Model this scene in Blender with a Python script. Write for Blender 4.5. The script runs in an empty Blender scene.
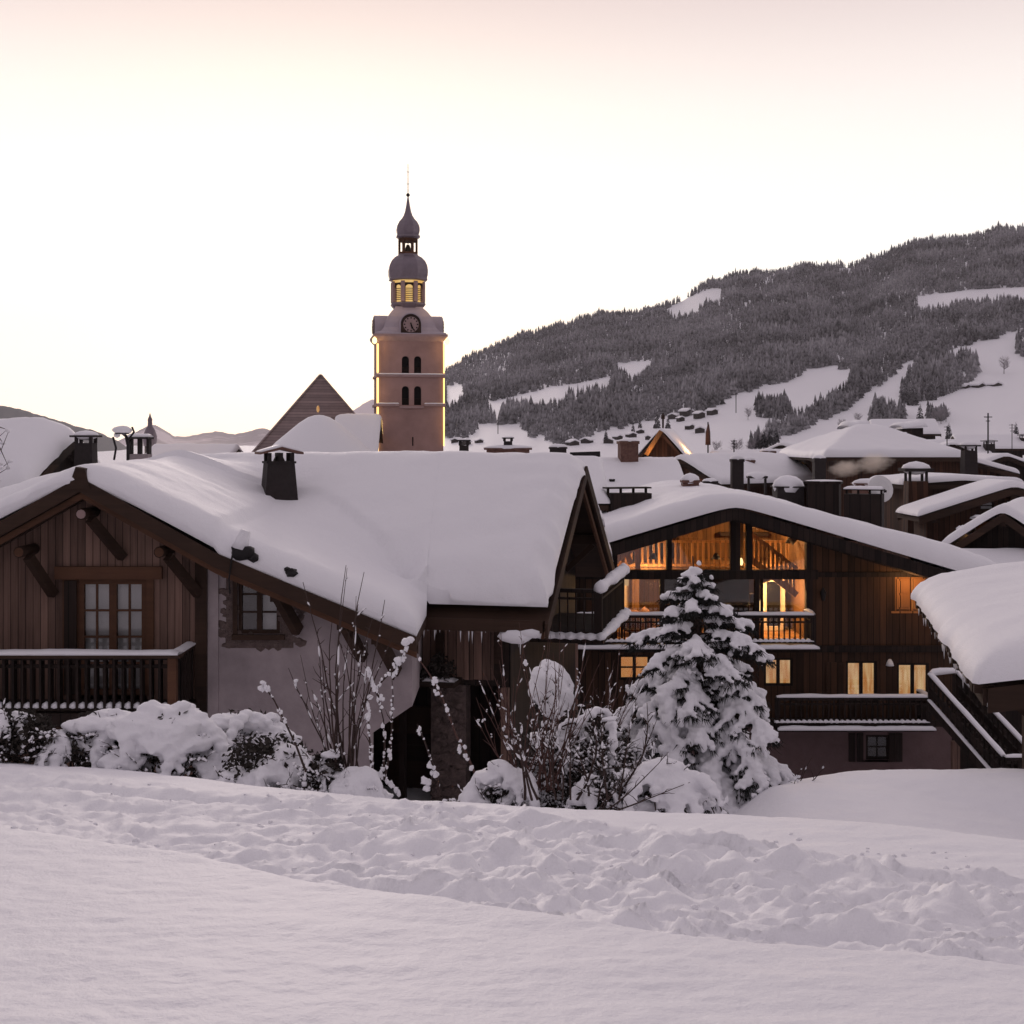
import bpy, math, random
import numpy as np
from mathutils import Vector, Matrix, noise
RN = random.Random(11)
F, HY = 1280.0, 440.0
def P(px, py, D): return Vector(((px-512)/F*D, D, (HY-py)/F*D))
def PX(px, D): return (px-512)/F*D
def PZ(py, D): return (HY-py)/F*D
sc = bpy.context.scene
COL = sc.collection
rad = math.radians

# ---------------------------------------------------------------- numpy noise
_tab = np.random.RandomState(5).rand(256, 256)
def vnoise(x, y, seed=0):
    x = np.asarray(x, float)+seed*17.31; y = np.asarray(y, float)+seed*9.77
    xi = np.floor(x).astype(int); yi = np.floor(y).astype(int)
    fx = x-xi; fy = y-yi
    fx = fx*fx*fx*(fx*(fx*6-15)+10); fy = fy*fy*fy*(fy*(fy*6-15)+10)
    a = _tab[xi % 256, yi % 256]; b = _tab[(xi+1) % 256, yi % 256]
    c = _tab[xi % 256, (yi+1) % 256]; d = _tab[(xi+1) % 256, (yi+1) % 256]
    return (a*(1-fx)+b*fx)*(1-fy)+(c*(1-fx)+d*fx)*fy*1.0
def fbm(x, y, seed=0, oct=4, gain=.5):
    s = 0; a = 1; t = 0
    for i in range(oct):
        s = s+a*(vnoise(x*2**i, y*2**i, seed+i*3)-.5); t += a; a *= gain
    return s/t*2
def sstep(a, b, x):
    t = np.clip((x-a)/(b-a), 0, 1); return t*t*(3-2*t)

# ---------------------------------------------------------------- objects
def thing(name, label, cat, loc=(0, 0, 0), rotz=0, group=None):
    o = bpy.data.objects.new(name, None); COL.objects.link(o)
    o.location = loc; o.rotation_euler = (0, 0, rotz); o.empty_display_size = .2
    o['label'] = label; o['category'] = cat
    if group: o['group'] = group
    return o
def tag(o, label=None, cat=None, group=None, kind=None):
    if label: o['label'] = label
    if cat: o['category'] = cat
    if group: o['group'] = group
    if kind: o['kind'] = kind
    return o
def root_mat(o):
    while o.parent: o = o.parent
    return Matrix.Translation(o.location) @ Matrix.Rotation(o.rotation_euler[2], 4, 'Z')
def copy_tree(o, parent=None):
    c = o.copy(); COL.objects.link(c); c.parent = parent
    for ch in [x for x in bpy.data.objects if x.parent == o]: copy_tree(ch, c)
    return c

class MB:
    def __init__(s): s.v = []; s.f = []
    def add(s, v, f):
        n = len(s.v); s.v += [tuple(p) for p in v]; s.f += [tuple(i+n for i in q) for q in f]; return s
    def box(s, x0, x1, y0, y1, z0, z1):
        return s.add([(x0,y0,z0),(x1,y0,z0),(x1,y1,z0),(x0,y1,z0),(x0,y0,z1),(x1,y0,z1),(x1,y1,z1),(x0,y1,z1)],
                     [(0,3,2,1),(4,5,6,7),(0,1,5,4),(1,2,6,5),(2,3,7,6),(3,0,4,7)])
    def frustum(s, cx, cy, z0, z1, w0, d0, w1, d1):
        a = [(cx-w0,cy-d0,z0),(cx+w0,cy-d0,z0),(cx+w0,cy+d0,z0),(cx-w0,cy+d0,z0),
             (cx-w1,cy-d1,z1),(cx+w1,cy-d1,z1),(cx+w1,cy+d1,z1),(cx-w1,cy+d1,z1)]
        return s.add(a, [(0,3,2,1),(4,5,6,7),(0,1,5,4),(1,2,6,5),(2,3,7,6),(3,0,4,7)])
    def beam(s, p, q, w, h, up=(0, 0, 1)):
        p = Vector(p); q = Vector(q); d = (q-p).normalized(); up = Vector(up)
        sd = d.cross(up)
        if sd.length < 1e-4: sd = Vector((1, 0, 0))
        sd.normalize(); u = sd.cross(d).normalized()
        a = []
        for c in (p, q):
            for i, j in ((-1,-1),(1,-1),(1,1),(-1,1)): a.append(c+sd*(i*w/2)+u*(j*h/2))
        return s.add(a, [(0,1,2,3),(7,6,5,4),(0,4,5,1),(1,5,6,2),(2,6,7,3),(3,7,4,0)])
    def prism(s, poly, y0, y1):          # poly in (x,z), extruded along y
        n = len(poly)
        v = [(x, y0, z) for x, z in poly]+[(x, y1, z) for x, z in poly]
        return s.add(v, [tuple(range(n)), tuple(range(2*n-1, n-1, -1))]+[(i, i+n, (i+1) % n+n, (i+1) % n) for i in range(n)])
    def prismx(s, poly, x0, x1):         # poly in (y,z), extruded along x
        n = len(poly)
        v = [(x0, y, z) for y, z in poly]+[(x1, y, z) for y, z in poly]
        return s.add(v, [tuple(range(n)), tuple(range(2*n-1, n-1, -1))]+[(i, i+n, (i+1) % n+n, (i+1) % n) for i in range(n)])
    def tube(s, pts, rs, n=6):
        pts = [Vector(p) for p in pts]
        if not hasattr(rs, '__len__'): rs = [rs]*len(pts)
        v = []; f = []
        for i, p in enumerate(pts):
            d = (pts[min(i+1, len(pts)-1)]-pts[max(i-1, 0)])
            d = d.normalized() if d.length > 1e-9 else Vector((0, 0, 1))
            a = d.cross(Vector((.31, .17, .93)))
            if a.length < 1e-3: a = d.cross(Vector((1, 0, 0)))
            a.normalize(); b = d.cross(a)
            for k in range(n):
                t = 2*math.pi*k/n; v.append(p+(a*math.cos(t)+b*math.sin(t))*rs[i])
        for i in range(len(pts)-1):
            for k in range(n): f.append((i*n+k, i*n+(k+1) % n, (i+1)*n+(k+1) % n, (i+1)*n+k))
        m = len(pts)-1
        f.append(tuple(range(n-1, -1, -1))); f.append(tuple(m*n+k for k in range(n)))
        return s.add(v, f)
    def lathe(s, prof, n=16, c=(0, 0, 0), rot=0, cap=True):
        v = []; f = []
        for r, z in prof:
            for k in range(n):
                t = rot+2*math.pi*k/n; v.append((c[0]+r*math.cos(t), c[1]+r*math.sin(t), c[2]+z))
        for i in range(len(prof)-1):
            for k in range(n): f.append((i*n+k, i*n+(k+1) % n, (i+1)*n+(k+1) % n, (i+1)*n+k))
        if cap:
            m = len(prof)-1
            f.append(tuple(range(n-1, -1, -1))); f.append(tuple(m*n+k for k in range(n)))
        return s.add(v, f)
    def grid(s, X, Y, Z):
        r, c = X.shape
        v = np.stack([X, Y, Z], -1).reshape(-1, 3).tolist()
        f = [(i*c+j, i*c+j+1, (i+1)*c+j+1, (i+1)*c+j) for i in range(r-1) for j in range(c-1)]
        return s.add(v, f)
    def ico(s, c, rx, ry=None, rz=None, jit=0, sub=1, rng=RN):
        ry = ry or rx; rz = rz or rx
        V, Fc = ICO[sub]
        v = []
        for p in V:
            k = 1+(rng.uniform(-jit, jit) if jit else 0)
            v.append((c[0]+p[0]*rx*k, c[1]+p[1]*ry*k, c[2]+p[2]*rz*k))
        return s.add(v, Fc)
    def xf(s, M):
        s.v = [tuple(M @ Vector(p)) for p in s.v]; return s
    def build(s, name, mat, parent=None, smooth=False, world=False, bevel=0, auto=None):
        if world and parent is not None:
            Mi = root_mat(parent).inverted(); s.v = [tuple(Mi @ Vector(p)) for p in s.v]
        me = bpy.data.meshes.new(name); me.from_pydata(s.v, [], s.f); me.update()
        o = bpy.data.objects.new(name, me); COL.objects.link(o)
        if mat: me.materials.append(mat)
        if parent is not None: o.parent = parent
        if smooth: me.polygons.foreach_set('use_smooth', [True]*len(me.polygons))
        if bevel:
            b = o.modifiers.new('b', 'BEVEL'); b.width = bevel; b.segments = 2; b.limit_method = 'ANGLE'
        return o
def _ico():
    import bmesh
    out = {}
    for sub in (1, 2, 3):
        bm = bmesh.new(); bmesh.ops.create_icosphere(bm, subdivisions=sub, radius=1)
        bm.verts.ensure_lookup_table()
        out[sub] = ([tuple(v.co) for v in bm.verts], [tuple(v.index for v in f.verts) for f in bm.faces]); bm.free()
    return out
ICO = _ico()
def fast_mesh(name, V, Fc, mat, smooth=False, parent=None):
    """V (n,3) array, Fc (m,k) array with constant k"""
    me = bpy.data.meshes.new(name); V = np.asarray(V, np.float32); Fc = np.asarray(Fc, np.int32)
    m, k = Fc.shape
    me.vertices.add(len(V)); me.vertices.foreach_set('co', V.ravel())
    me.loops.add(m*k); me.loops.foreach_set('vertex_index', Fc.ravel())
    me.polygons.add(m); me.polygons.foreach_set('loop_start', np.arange(m, dtype=np.int32)*k)
    me.polygons.foreach_set('loop_total', np.full(m, k, np.int32))
    me.update(calc_edges=True); me.validate()
    if smooth: me.polygons.foreach_set('use_smooth', np.ones(m, bool))
    me.materials.append(mat)
    o = bpy.data.objects.new(name, me); COL.objects.link(o)
    if parent is not None: o.parent = parent
    return o
def grid_mesh(name, X, Y, Z, mat, parent=None):
    r, c = X.shape
    V = np.stack([X, Y, Z], -1).reshape(-1, 3)
    i = np.arange(r-1)[:, None]*c+np.arange(c-1)[None, :]
    Fc = np.stack([i, i+1, i+c+1, i+c], -1).reshape(-1, 4)
    return fast_mesh(name, V, Fc, mat, True, parent)
def blobmesh(name, mb, mat, parent, voxel=.03, smooth=4, world=False, disp=0, dscale=.3):
    """fuse the overlapping lumps of mb into one skin"""
    if world and parent is not None:
        Mi = root_mat(parent).inverted(); mb.v = [tuple(Mi @ Vector(p)) for p in mb.v]
    o = mb.build('tmp', None)
    r = o.modifiers.new('r', 'REMESH'); r.mode = 'VOXEL'; r.voxel_size = voxel
    if smooth:
        s = o.modifiers.new('s', 'SMOOTH'); s.iterations = smooth; s.factor = .5
    dg = bpy.context.evaluated_depsgraph_get(); dg.update()
    me = bpy.data.meshes.new_from_object(o.evaluated_get(dg))
    bpy.data.objects.remove(o)
    me.name = name; me.materials.clear(); me.materials.append(mat)
    if disp:
        n = len(me.vertices); co = np.empty(n*3, np.float32); no = np.empty(n*3, np.float32)
        me.vertices.foreach_get('co', co); me.vertices.foreach_get('normal', no)
        co = co.reshape(-1, 3); no = no.reshape(-1, 3)
        d = (fbm(co[:, 0]/dscale+co[:, 2]/dscale*.7, co[:, 1]/dscale+co[:, 2]/dscale*.6, 3, 3))*disp
        co += no*d[:, None]; me.vertices.foreach_set('co', co.ravel()); me.update()
    me.polygons.foreach_set('use_smooth', [True]*len(me.polygons))
    o = bpy.data.objects.new(name, me); COL.objects.link(o)
    if parent is not None: o.parent = parent
    return o

# ---------------------------------------------------------------- materials
MATS = {}
class NT:
    def __init__(s, m):
        m.use_nodes = True; s.t = m.node_tree; s.t.nodes.clear()
    def n(s, typ, **kw):
        nd = s.t.nodes.new(typ)
        for k, v in kw.items():
            if k == 'ins':
                for a, b in v.items():
                    if isinstance(b, bpy.types.NodeSocket): s.t.links.new(b, nd.inputs[a])
                    else: nd.inputs[a].default_value = b
            else: setattr(nd, k, v)
        return nd
    def math(s, op, a, b=0.0, c=None):
        nd = s.t.nodes.new('ShaderNodeMath'); nd.operation = op
        for i, x in enumerate((a, b, c)):
            if x is None: continue
            if isinstance(x, bpy.types.NodeSocket): s.t.links.new(x, nd.inputs[i])
            else: nd.inputs[i].default_value = x
        return nd.outputs[0]
    def mix(s, f, a, b):
        nd = s.t.nodes.new('ShaderNodeMix'); nd.data_type = 'RGBA'
        for i, x in ((0, f), (6, a), (7, b)):
            if isinstance(x, bpy.types.NodeSocket): s.t.links.new(x, nd.inputs[i])
            elif isinstance(x, (int, float)): nd.inputs[i].default_value = x
            else: nd.inputs[i].default_value = (*x, 1)
        return nd.outputs[2]
    def noise(s, vec, scale, detail=3, rough=.55):
        nd = s.n('ShaderNodeTexNoise', ins={'Scale': scale, 'Detail': detail, 'Roughness': rough})
        if vec is not None: s.t.links.new(vec, nd.inputs['Vector'])
        return nd.outputs['Fac']
    def mapv(s, vec, sc_):
        nd = s.n('ShaderNodeMapping'); nd.inputs['Scale'].default_value = sc_; s.t.links.new(vec, nd.inputs['Vector']); return nd.outputs[0]
    def ramp(s, f, stops):
        nd = s.n('ShaderNodeValToRGB'); e = nd.color_ramp.elements
        while len(e) < len(stops): e.new(.5)
        for i, (p, c) in enumerate(stops):
            e[i].position = p; e[i].color = (*c, 1) if hasattr(c, '__len__') else (c, c, c, 1)
        s.t.links.new(f, nd.inputs[0]); return nd.outputs[0]
    def bump(s, h, strength=.3, dist=.02):
        return s.n('ShaderNodeBump', ins={'Height': h, 'Strength': strength, 'Distance': dist}).outputs[0]
    def out(s, shader, vol=None):
        o = s.n('ShaderNodeOutputMaterial')
        if shader: s.t.links.new(shader, o.inputs[0])
        if vol: s.t.links.new(vol, o.inputs[1])
    def pbr(s, col, rough=.7, nrm=None, metal=0, spec=.3, **kw):
        nd = s.n('ShaderNodeBsdfPrincipled', ins={'Metallic': metal, 'Specular IOR Level': spec})
        for k, x in (('Base Color', col), ('Roughness', rough)):
            if isinstance(x, bpy.types.NodeSocket): s.t.links.new(x, nd.inputs[k])
            else: nd.inputs[k].default_value = (*x, 1) if hasattr(x, '__len__') else x
        if nrm: s.t.links.new(nrm, nd.inputs['Normal'])
        for k, v in kw.items(): nd.inputs[k.replace('_', ' ')].default_value = v
        s.out(nd.outputs[0]); return nd
def mat(name):
    m = bpy.data.materials.new(name); MATS[name] = m; return m, NT(m)
def obco(t): return t.n('ShaderNodeTexCoord').outputs['Object']
def poco(t): return t.n('ShaderNodeNewGeometry').outputs['Position']

SNOWC = (.84, .835, .87)
def m_snow(name, sc1=9, sc2=60, st=.25, dist=.02, col=SNOWC):
    m, t = mat(name); p = poco(t)
    a = t.noise(p, sc1, 4, .6); b = t.noise(p, sc2, 2)
    h = t.math('ADD', a, t.math('MULTIPLY', b, .35))
    t.pbr(col, .62, t.bump(h, st, dist), spec=.25)
    return m
SNOW = m_snow('snow', 6, 48, .5, .025); SNOWG = m_snow('ground_snow', 7, 45, .4, .03)
SNOWF = m_snow('far_snow', .05, .3, .3, .5)
SNOWC2 = m_snow('clump_snow', 22, 90, .6, .02)

def m_timber(name, dark, light, pw=.16, axis='v', streak=1.0, seams=True):
    """boards: axis 'v' upright boards, 'h' lying boards"""
    m, t = mat(name); c = obco(t)
    sx = t.n('ShaderNodeSeparateXYZ', ins={0: c})
    along = t.math('ADD', sx.outputs[0], sx.outputs[1])
    k = t.math('DIVIDE', along if axis == 'v' else sx.outputs[2], pw)
    fl = t.math('FLOOR', k); fr = t.math('FRACT', k)
    wn = t.n('ShaderNodeTexWhiteNoise', noise_dimensions='1D', ins={'W': fl}).outputs[0]
    g = t.noise(t.mapv(c, (14, 14, .8) if axis == 'v' else (.8, .8, 14)), 1.0, 5, .65)
    st = t.noise(t.mapv(c, (2.2, 2.2, .5)), 1.0, 3)
    f = t.math('ADD', t.math('MULTIPLY', wn, .55), t.math('MULTIPLY', g, .7*streak))
    f = t.math('SUBTRACT', t.math('ADD', f, t.math('MULTIPLY', st, .5)), .38)
    col = t.mix(f, dark, light)
    seam = t.math('LESS_THAN', t.math('ABSOLUTE', t.math('SUBTRACT', fr, .5)), .46)
    if seams: col = t.mix(seam, tuple(x*.25 for x in dark), col)
    h = t.math('ADD', t.math('MULTIPLY', seam, .6 if seams else 0), t.math('MULTIPLY', g, .5))
    t.pbr(col, .75, t.bump(h, .5, .015), spec=.2)
    return m
WOOD_L = m_timber('weathered_boards', (.024, .013, .010), (.25, .155, .122), .14, streak=1.5)
WOOD_R = m_timber('dark_boards', (.010, .006, .0045), (.095, .045, .024), .2)
WOOD_D = m_timber('sooty_boards', (.006, .004, .0035), (.034, .021, .017), .18)
WOOD_V = m_timber('village_boards', (.022, .010, .007), (.11, .05, .03), .22)
BEAM = m_timber('beam_wood', (.012, .007, .0055), (.06, .033, .022), .6, 'h', seams=False)
BEAM_W = m_timber('reddish_beam_wood', (.05, .024, .014), (.14, .066, .038), .5, 'h', seams=False)
ROOM = m_timber('room_pine', (.22, .10, .035), (.50, .26, .10), .16)
ROOMD = m_timber('room_dark_pine', (.07, .035, .014), (.2, .1, .04), .16)
def m_plain(name, col, rough=.7, metal=0, nz=.25, sc_=6, bmp=.2, spec=.3, dist=.02):
    m, t = mat(name); c = obco(t)
    a = t.noise(c, sc_, 5, .6)
    f = t.math('ADD', t.math('MULTIPLY', t.math('SUBTRACT', a, .5), 2*nz), .5)
    cc = t.mix(f, tuple(x*.55 for x in col), tuple(min(1, x*1.45) for x in col))
    t.pbr(cc, rough, t.bump(t.noise(c, sc_*6, 3), bmp, dist), metal, spec)
    return m
PLASTER = m_plain('rough_plaster', (.34, .29, .30), .9, 0, .55, 1.6, .8)
PLASTER_R = m_plain('brown_plaster', (.13, .085, .085), .9, 0, .3, 2.5, .5)
STONE = m_plain('bare_stone', (.15, .11, .10), .9, 0, .9, 7, .9, dist=.06)
TOWER = m_plain('tower_render', (.33, .21, .19), .9, 0, .35, .9, .4)
STRING = m_plain('string_course_stone', (.34, .24, .23), .85, 0, .3, 2, .3)
IRON = m_plain('dark_iron', (.015, .013, .014), .5, .3)
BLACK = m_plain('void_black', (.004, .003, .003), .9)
BRICK = m_plain('chimney_brick', (.14, .075, .06), .9, 0, .8, 9, .6)
CHIM = m_plain('chimney_dark', (.028, .022, .022), .85, 0, .5, 8, .5)
CURTAIN = m_plain('white_curtain', (.84, .82, .84), .9, 0, .12, 3, .2)
METALS = m_plain('dome_metal', (.20, .165, .19), .45, .35, .35, 1.6, .15)
SHINGLE = m_timber('grey_shingles', (.17, .13, .13), (.33, .255, .25), .26, 'h')
DOME_S = m_plain('frosted_metal', (.42, .36, .40), .55, .1, .3, .9, .15)
BRONZE = m_plain('bell_bronze', (.05, .035, .02), .4, .7)
BARK = m_plain('twig_bark', (.045, .028, .024), .85, 0, .5, 30)
BARKR = m_plain('reddish_twig_bark', (.085, .042, .035), .8, 0, .5, 30)
NEEDLE = m_plain('spruce_needles', (.013, .0135, .012), .8, 0, .6, 12)
LEAFD = m_plain('dry_leaves', (.030, .024, .020), .85, 0, .7, 12)
STEELG = m_plain('zinc_sheet', (.16, .15, .16), .45, .5)
def m_glass():
    m, t = mat('window_glass')
    tr = t.n('ShaderNodeBsdfTransparent', ins={0: (.93, .93, .93, 1)}); gl = t.n('ShaderNodeBsdfGlossy', ins={'Roughness': .03})
    fr = t.n('ShaderNodeFresnel', ins={'IOR': 1.5})
    mx = t.n('ShaderNodeMixShader', ins={0: t.math('ADD', t.math('MULTIPLY', fr.outputs[0], 1.0), .03), 1: tr.outputs[0], 2: gl.outputs[0]})
    t.out(mx.outputs[0]); return m
GLASS = m_glass()
def m_emit(name, c1, c2, st, sc_=3, vert=True):
    m, t = mat(name); c = obco(t)
    f = t.noise(t.mapv(c, (2.4, 2.4, .35) if vert else (1, 1, 1)), sc_, 3)
    f = t.n('ShaderNodeMapRange', ins={0: f, 1: .3, 2: .7, 3: 0, 4: 1}).outputs[0]
    e = t.n('ShaderNodeEmission', ins={0: t.mix(f, c1, c2), 1: st}); t.out(e.outputs[0]); return m
LITC = m_emit('lit_curtain', (.62, .22, .05), (1, .70, .36), .68)
LITO = m_emit('lit_shade_orange', (1, .34, .07), (1, .48, .14), .5)
LAMPG = m_emit('lamp_glow', (1, .62, .24), (1, .7, .32), 3.0)
CORNER_GLOW = m_emit('corner_glow_strip', (1, .52, .13), (1, .66, .26), 2.6, .6)
LANT = m_emit('lantern_glow', (1, .55, .14), (1, .70, .30), .75, .8)
# ================================================================ camera, sky, sun
cam = bpy.data.cameras.new('camera'); cam.lens = 45; cam.sensor_width = 36; cam.clip_end = 20000; cam.clip_start = .1
cam.shift_y = -72/1024
co = bpy.data.objects.new('camera', cam); COL.objects.link(co); co.rotation_euler = (rad(90), 0, 0); sc.camera = co
sc.view_settings.view_transform = 'Standard'; sc.view_settings.look = 'None'
sc.view_settings.exposure = 0; sc.view_settings.gamma = 1
sc.cycles.use_denoising = True
sc.cycles.max_bounces = 6; sc.cycles.diffuse_bounces = 3; sc.cycles.glossy_bounces = 3; sc.cycles.transparent_max_bounces = 12
sc.cycles.volume_bounces = 1
sc.cycles.sample_clamp_indirect = 6
SUN_EL, SUN_AZ = 6.0, -9.0      # dusk: low glow ahead, a little to the left of the church
w = bpy.data.worlds.new('World'); sc.world = w
t = NT(w)
sky = t.n('ShaderNodeTexSky', sky_type='NISHITA'); sky.sun_disc = False
sky.sun_elevation = rad(SUN_EL); sky.sun_rotation = rad(SUN_AZ); sky.dust_density = 2.0
g = t.n('ShaderNodeNewGeometry'); sp = t.n('ShaderNodeSeparateXYZ')
tc = t.n('ShaderNodeTexCoord'); t.t.links.new(tc.outputs['Generated'], sp.inputs[0])
el = t.math('MAXIMUM', sp.outputs[2], 0)
front = t.ramp(el, [(0, (1.0, .96, .88)), (.14, (1.0, .965, .92)), (.205, (.92, .875, .84)), (.25, (.85, .785, .75)), (.28, (.785, .70, .67)), (.325, (.655, .55, .538)), (.39, (.62, .525, .535)), (.55, (.47, .405, .435)), (1, (.37, .325, .365))])
back = t.ramp(el, [(0, (.262, .228, .247)), (.3, (.285, .245, .265)), (1, (.37, .325, .365))])
az = t.n('ShaderNodeMapRange', interpolation_type='SMOOTHSTEP', ins={0: sp.outputs[1], 1: -.25, 2: .8, 3: 0, 4: 1}).outputs[0]
dusk = t.mix(az, back, front)
wv = t.noise(t.mapv(tc.outputs['Generated'], (1, 1, 5)), 1.6, 3)
dusk = t.mix(t.math('MULTIPLY', wv, .12), dusk, (.93, .80, .80))
b1 = t.n('ShaderNodeBackground', ins={0: sky.outputs[0], 1: .012})
b2 = t.n('ShaderNodeBackground', ins={0: dusk, 1: 1.2})
ad = t.n('ShaderNodeAddShader', ins={0: b1.outputs[0], 1: b2.outputs[0]})
wo = t.n('ShaderNodeOutputWorld'); t.t.links.new(ad.outputs[0], wo.inputs[0])
sl = bpy.data.lights.new('sun', 'SUN'); sl.energy = .62; sl.angle = rad(12); sl.color = (1, .86, .80)
so = bpy.data.objects.new('sun', sl); COL.objects.link(so)
d = -Vector((math.sin(rad(SUN_AZ))*math.cos(rad(SUN_EL+6)), math.cos(rad(SUN_AZ))*math.cos(rad(SUN_EL+6)), math.sin(rad(SUN_EL+6))))
so.rotation_euler = d.to_track_quat('-Z', 'Y').to_euler()

# ================================================================ ground
def ground_h(x, y):
    x = np.asarray(x, float); y = np.asarray(y, float)
    wob = .35*fbm(x*.35, y*.1, 2, 3)
    e = y-(6.5-.557*x)+wob
    ed = sstep(-.12, .42, e)
    z = -1.55-.115*np.minimum(y, 17)-np.clip(.31-.022*x, .26, .42)*ed
    crest = 4.3+.25*np.sin(x*.9)+np.where(x > 2, 0, 0)
    past = np.maximum(e-crest, 0)
    z = z-.22*np.minimum(past, 6)*sstep(0, 1.2, past)
    far = np.maximum(y-17-.25*np.abs(x-1), 0)
    low = np.where(x < 2.6, 1, 0)
    target = -7.6-3.4*sstep(-.8, 1.6, x)*sstep(18, 26, y)-.5*sstep(34, 44, y)-2.5*sstep(45, 60, y)*sstep(2, -4, x)
    z = z-.52*far
    # bank on the right, in front of the stair
    bx = (x-5.2)/3.3; by = (y-15.0)/2.3
    bank = np.exp(-np.abs(bx)**3)*np.exp(-by*by)
    z = z+.98*bank*sstep(1.9, 3.1, x)+.9*sstep(6.5, 9.5, x)*np.exp(-by*by)
    z = np.maximum(z, target)
    z = np.where(y > 60, np.maximum(target, z)-(sstep(60, 200, y)*1.2+0*x), z)
    # trodden, shovelled path between the smooth near slope and the bank
    pr = sstep(.0, .5, e)*(1-sstep(3.5-.3*np.maximum(x, 0), 4.5-.3*np.maximum(x, 0), e+.6*fbm(x*.5, y*.5, 8, 2)))
    u = x*.873-y*.487; v = x*.487+y*.873
    wu = u+.35*fbm(u*.9, v*.9, 21, 2); wv = v+.25*fbm(u*1.1, v*1.1, 25, 2)
    b1 = np.abs(fbm(wu*1.15, wv*2.1, 31, 2)); b2 = np.abs(fbm(wu*2.9, wv*4.6, 35, 2)); b3 = np.abs(fbm(wu*7, wv*9, 39, 2))
    ruts = np.abs(fbm(u*.22, v*1.9, 51, 2))
    clod = np.maximum(fbm(wu*3.6, wv*5.2, 61, 2)-.22, 0)
    right = sstep(-3.2, .8, x)
    r1 = np.clip(1-2.0*np.abs(fbm(wu*.95, wv*1.7, 81, 2)), 0, 1)**1.4; r2 = np.clip(1-2.0*np.abs(fbm(wu*2.3, wv*3.9, 85, 2)), 0, 1)**1.4
    z = z+pr*((.03+.06*right)*b1+(.035+.045*right)*b2+.045*b3+.11*ruts*(1-.4*right)-.07+(.03+.08*right)*clod+(.02+.045*right)*r1+(.025+.03*right)*r2+.022*np.abs(fbm(u*11, v*14, 43, 3)))
    rim = np.exp(-((e-.55)/.28)**2)*(.45+.8*fbm(u*1.4, v*1.4, 71, 3))
    z = z+.07*rim
    # one-person footprints wandering along the path
    # soft wind texture on the near slope
    sm = 1-pr
    z = z+sm*(.030*fbm(x*.5, y*.7, 3, 3)+.012*fbm(x*2.5+y*.6, y*5.5, 4, 4)+.005*fbm(x*9, y*13, 6, 3)+.004*fbm(x*26, y*34, 16, 2))
    return z
def gh(x, y): return float(ground_h(np.array([x]), np.array([y]))[0])
uu = np.linspace(-1.15, 1.15, 620); ys = np.concatenate([np.exp(np.linspace(math.log(1.3), math.log(20), 640)), np.exp(np.linspace(math.log(20.3), math.log(640), 90))])
U, Y = np.meshgrid(uu, ys); X = U*(Y+1.0)
gr = grid_mesh('snow_ground', X, Y, ground_h(X, Y), SNOWG); tag(gr, kind='structure')
xs = np.linspace(-60, 60, 60); yb = np.concatenate([np.linspace(-60, 1.0, 40)])
XB, YB = np.meshgrid(xs, yb)
gb = grid_mesh('snow_slope', XB, YB, -1.62-.115*YB+.10*fbm(XB*.2, YB*.2, 5, 2)-.05, SNOWG); tag(gb, kind='structure')
mb = MB(); mb.add([(-5000, -80, -13.2), (5000, -80, -13.2), (5000, 7000, -13.2), (-5000, 7000, -13.2)], [(0, 1, 2, 3)])
o = mb.build('valley_floor', SNOWF); tag(o, kind='structure')

# ================================================================ wooded mountain on the right
skx = [-300, 200, 330, 375, 405, 447, 475, 500, 530, 560, 600, 640, 680, 700, 740, 780, 800, 850, 870, 900, 920, 960, 1000, 1024, 1150, 1400, 1900]
sky_ = [462, 460, 455, 444, 398, 366, 350, 341, 330, 321, 313, 308, 297, 283, 271, 266, 263, 262, 256, 245, 241, 234, 228, 225, 205, 190, 200]
def y_sky(u): return np.interp(u, skx, sky_)+5.5+1.6*fbm(np.asarray(u, float)*.05, 0*np.asarray(u, float), 14, 3)
DN, DF = 560., 1800.
def m_point(u, y):
    """ground point of the mountain seen in direction u at height line y"""
    ysk = y_sky(u); t = (478-y)/(478-ysk)
    D = DN*(DF/DN)**np.clip(t, 0, 1.0)
    D = D*(1+.0004*(900-u)*np.clip(t, 0, 1)*.6)
    D = D*(1+.02*fbm(u*.02, y*.03, 9, 3)*sstep(1, .8, t))
    return (u-512)/F*D, D, (HY-y)/F*D
mu = np.concatenate([np.arange(-300, 430, 20), np.arange(430, 1100, 4), np.arange(1100, 1900, 20)]).astype(float)
tt = np.linspace(0, 1, 110)
U, T = np.meshgrid(mu, tt)
Yp = 478-T*(478-y_sky(U))
X, D, Z = m_point(U, Yp)
bk = [(X[-1]*k, D[-1]*k, Z[-1]*(1-q)-20*q) for k, q in ((1.1, .05), (1.4, .4), (1.9, 1.0))]
X = np.vstack([X]+[b[0][None] for b in bk]); D = np.vstack([D]+[b[1][None] for b in bk]); Z = np.vstack([Z]+[b[2][None] for b in bk])
mo = grid_mesh('mountain', X, D, Z, SNOWF); tag(mo, kind='structure')

def inpoly(px, py, poly):
    r = np.zeros(px.shape, bool); n = len(poly)
    for i in range(n):
        x1, y1 = poly[i]; x2, y2 = poly[(i+1) % n]
        c = ((y1 > py) != (y2 > py)) & (px < (x2-x1)*(py-y1)/((y2-y1) if y2 != y1 else 1e-9)+x1)
        r ^= c
    return r
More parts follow.
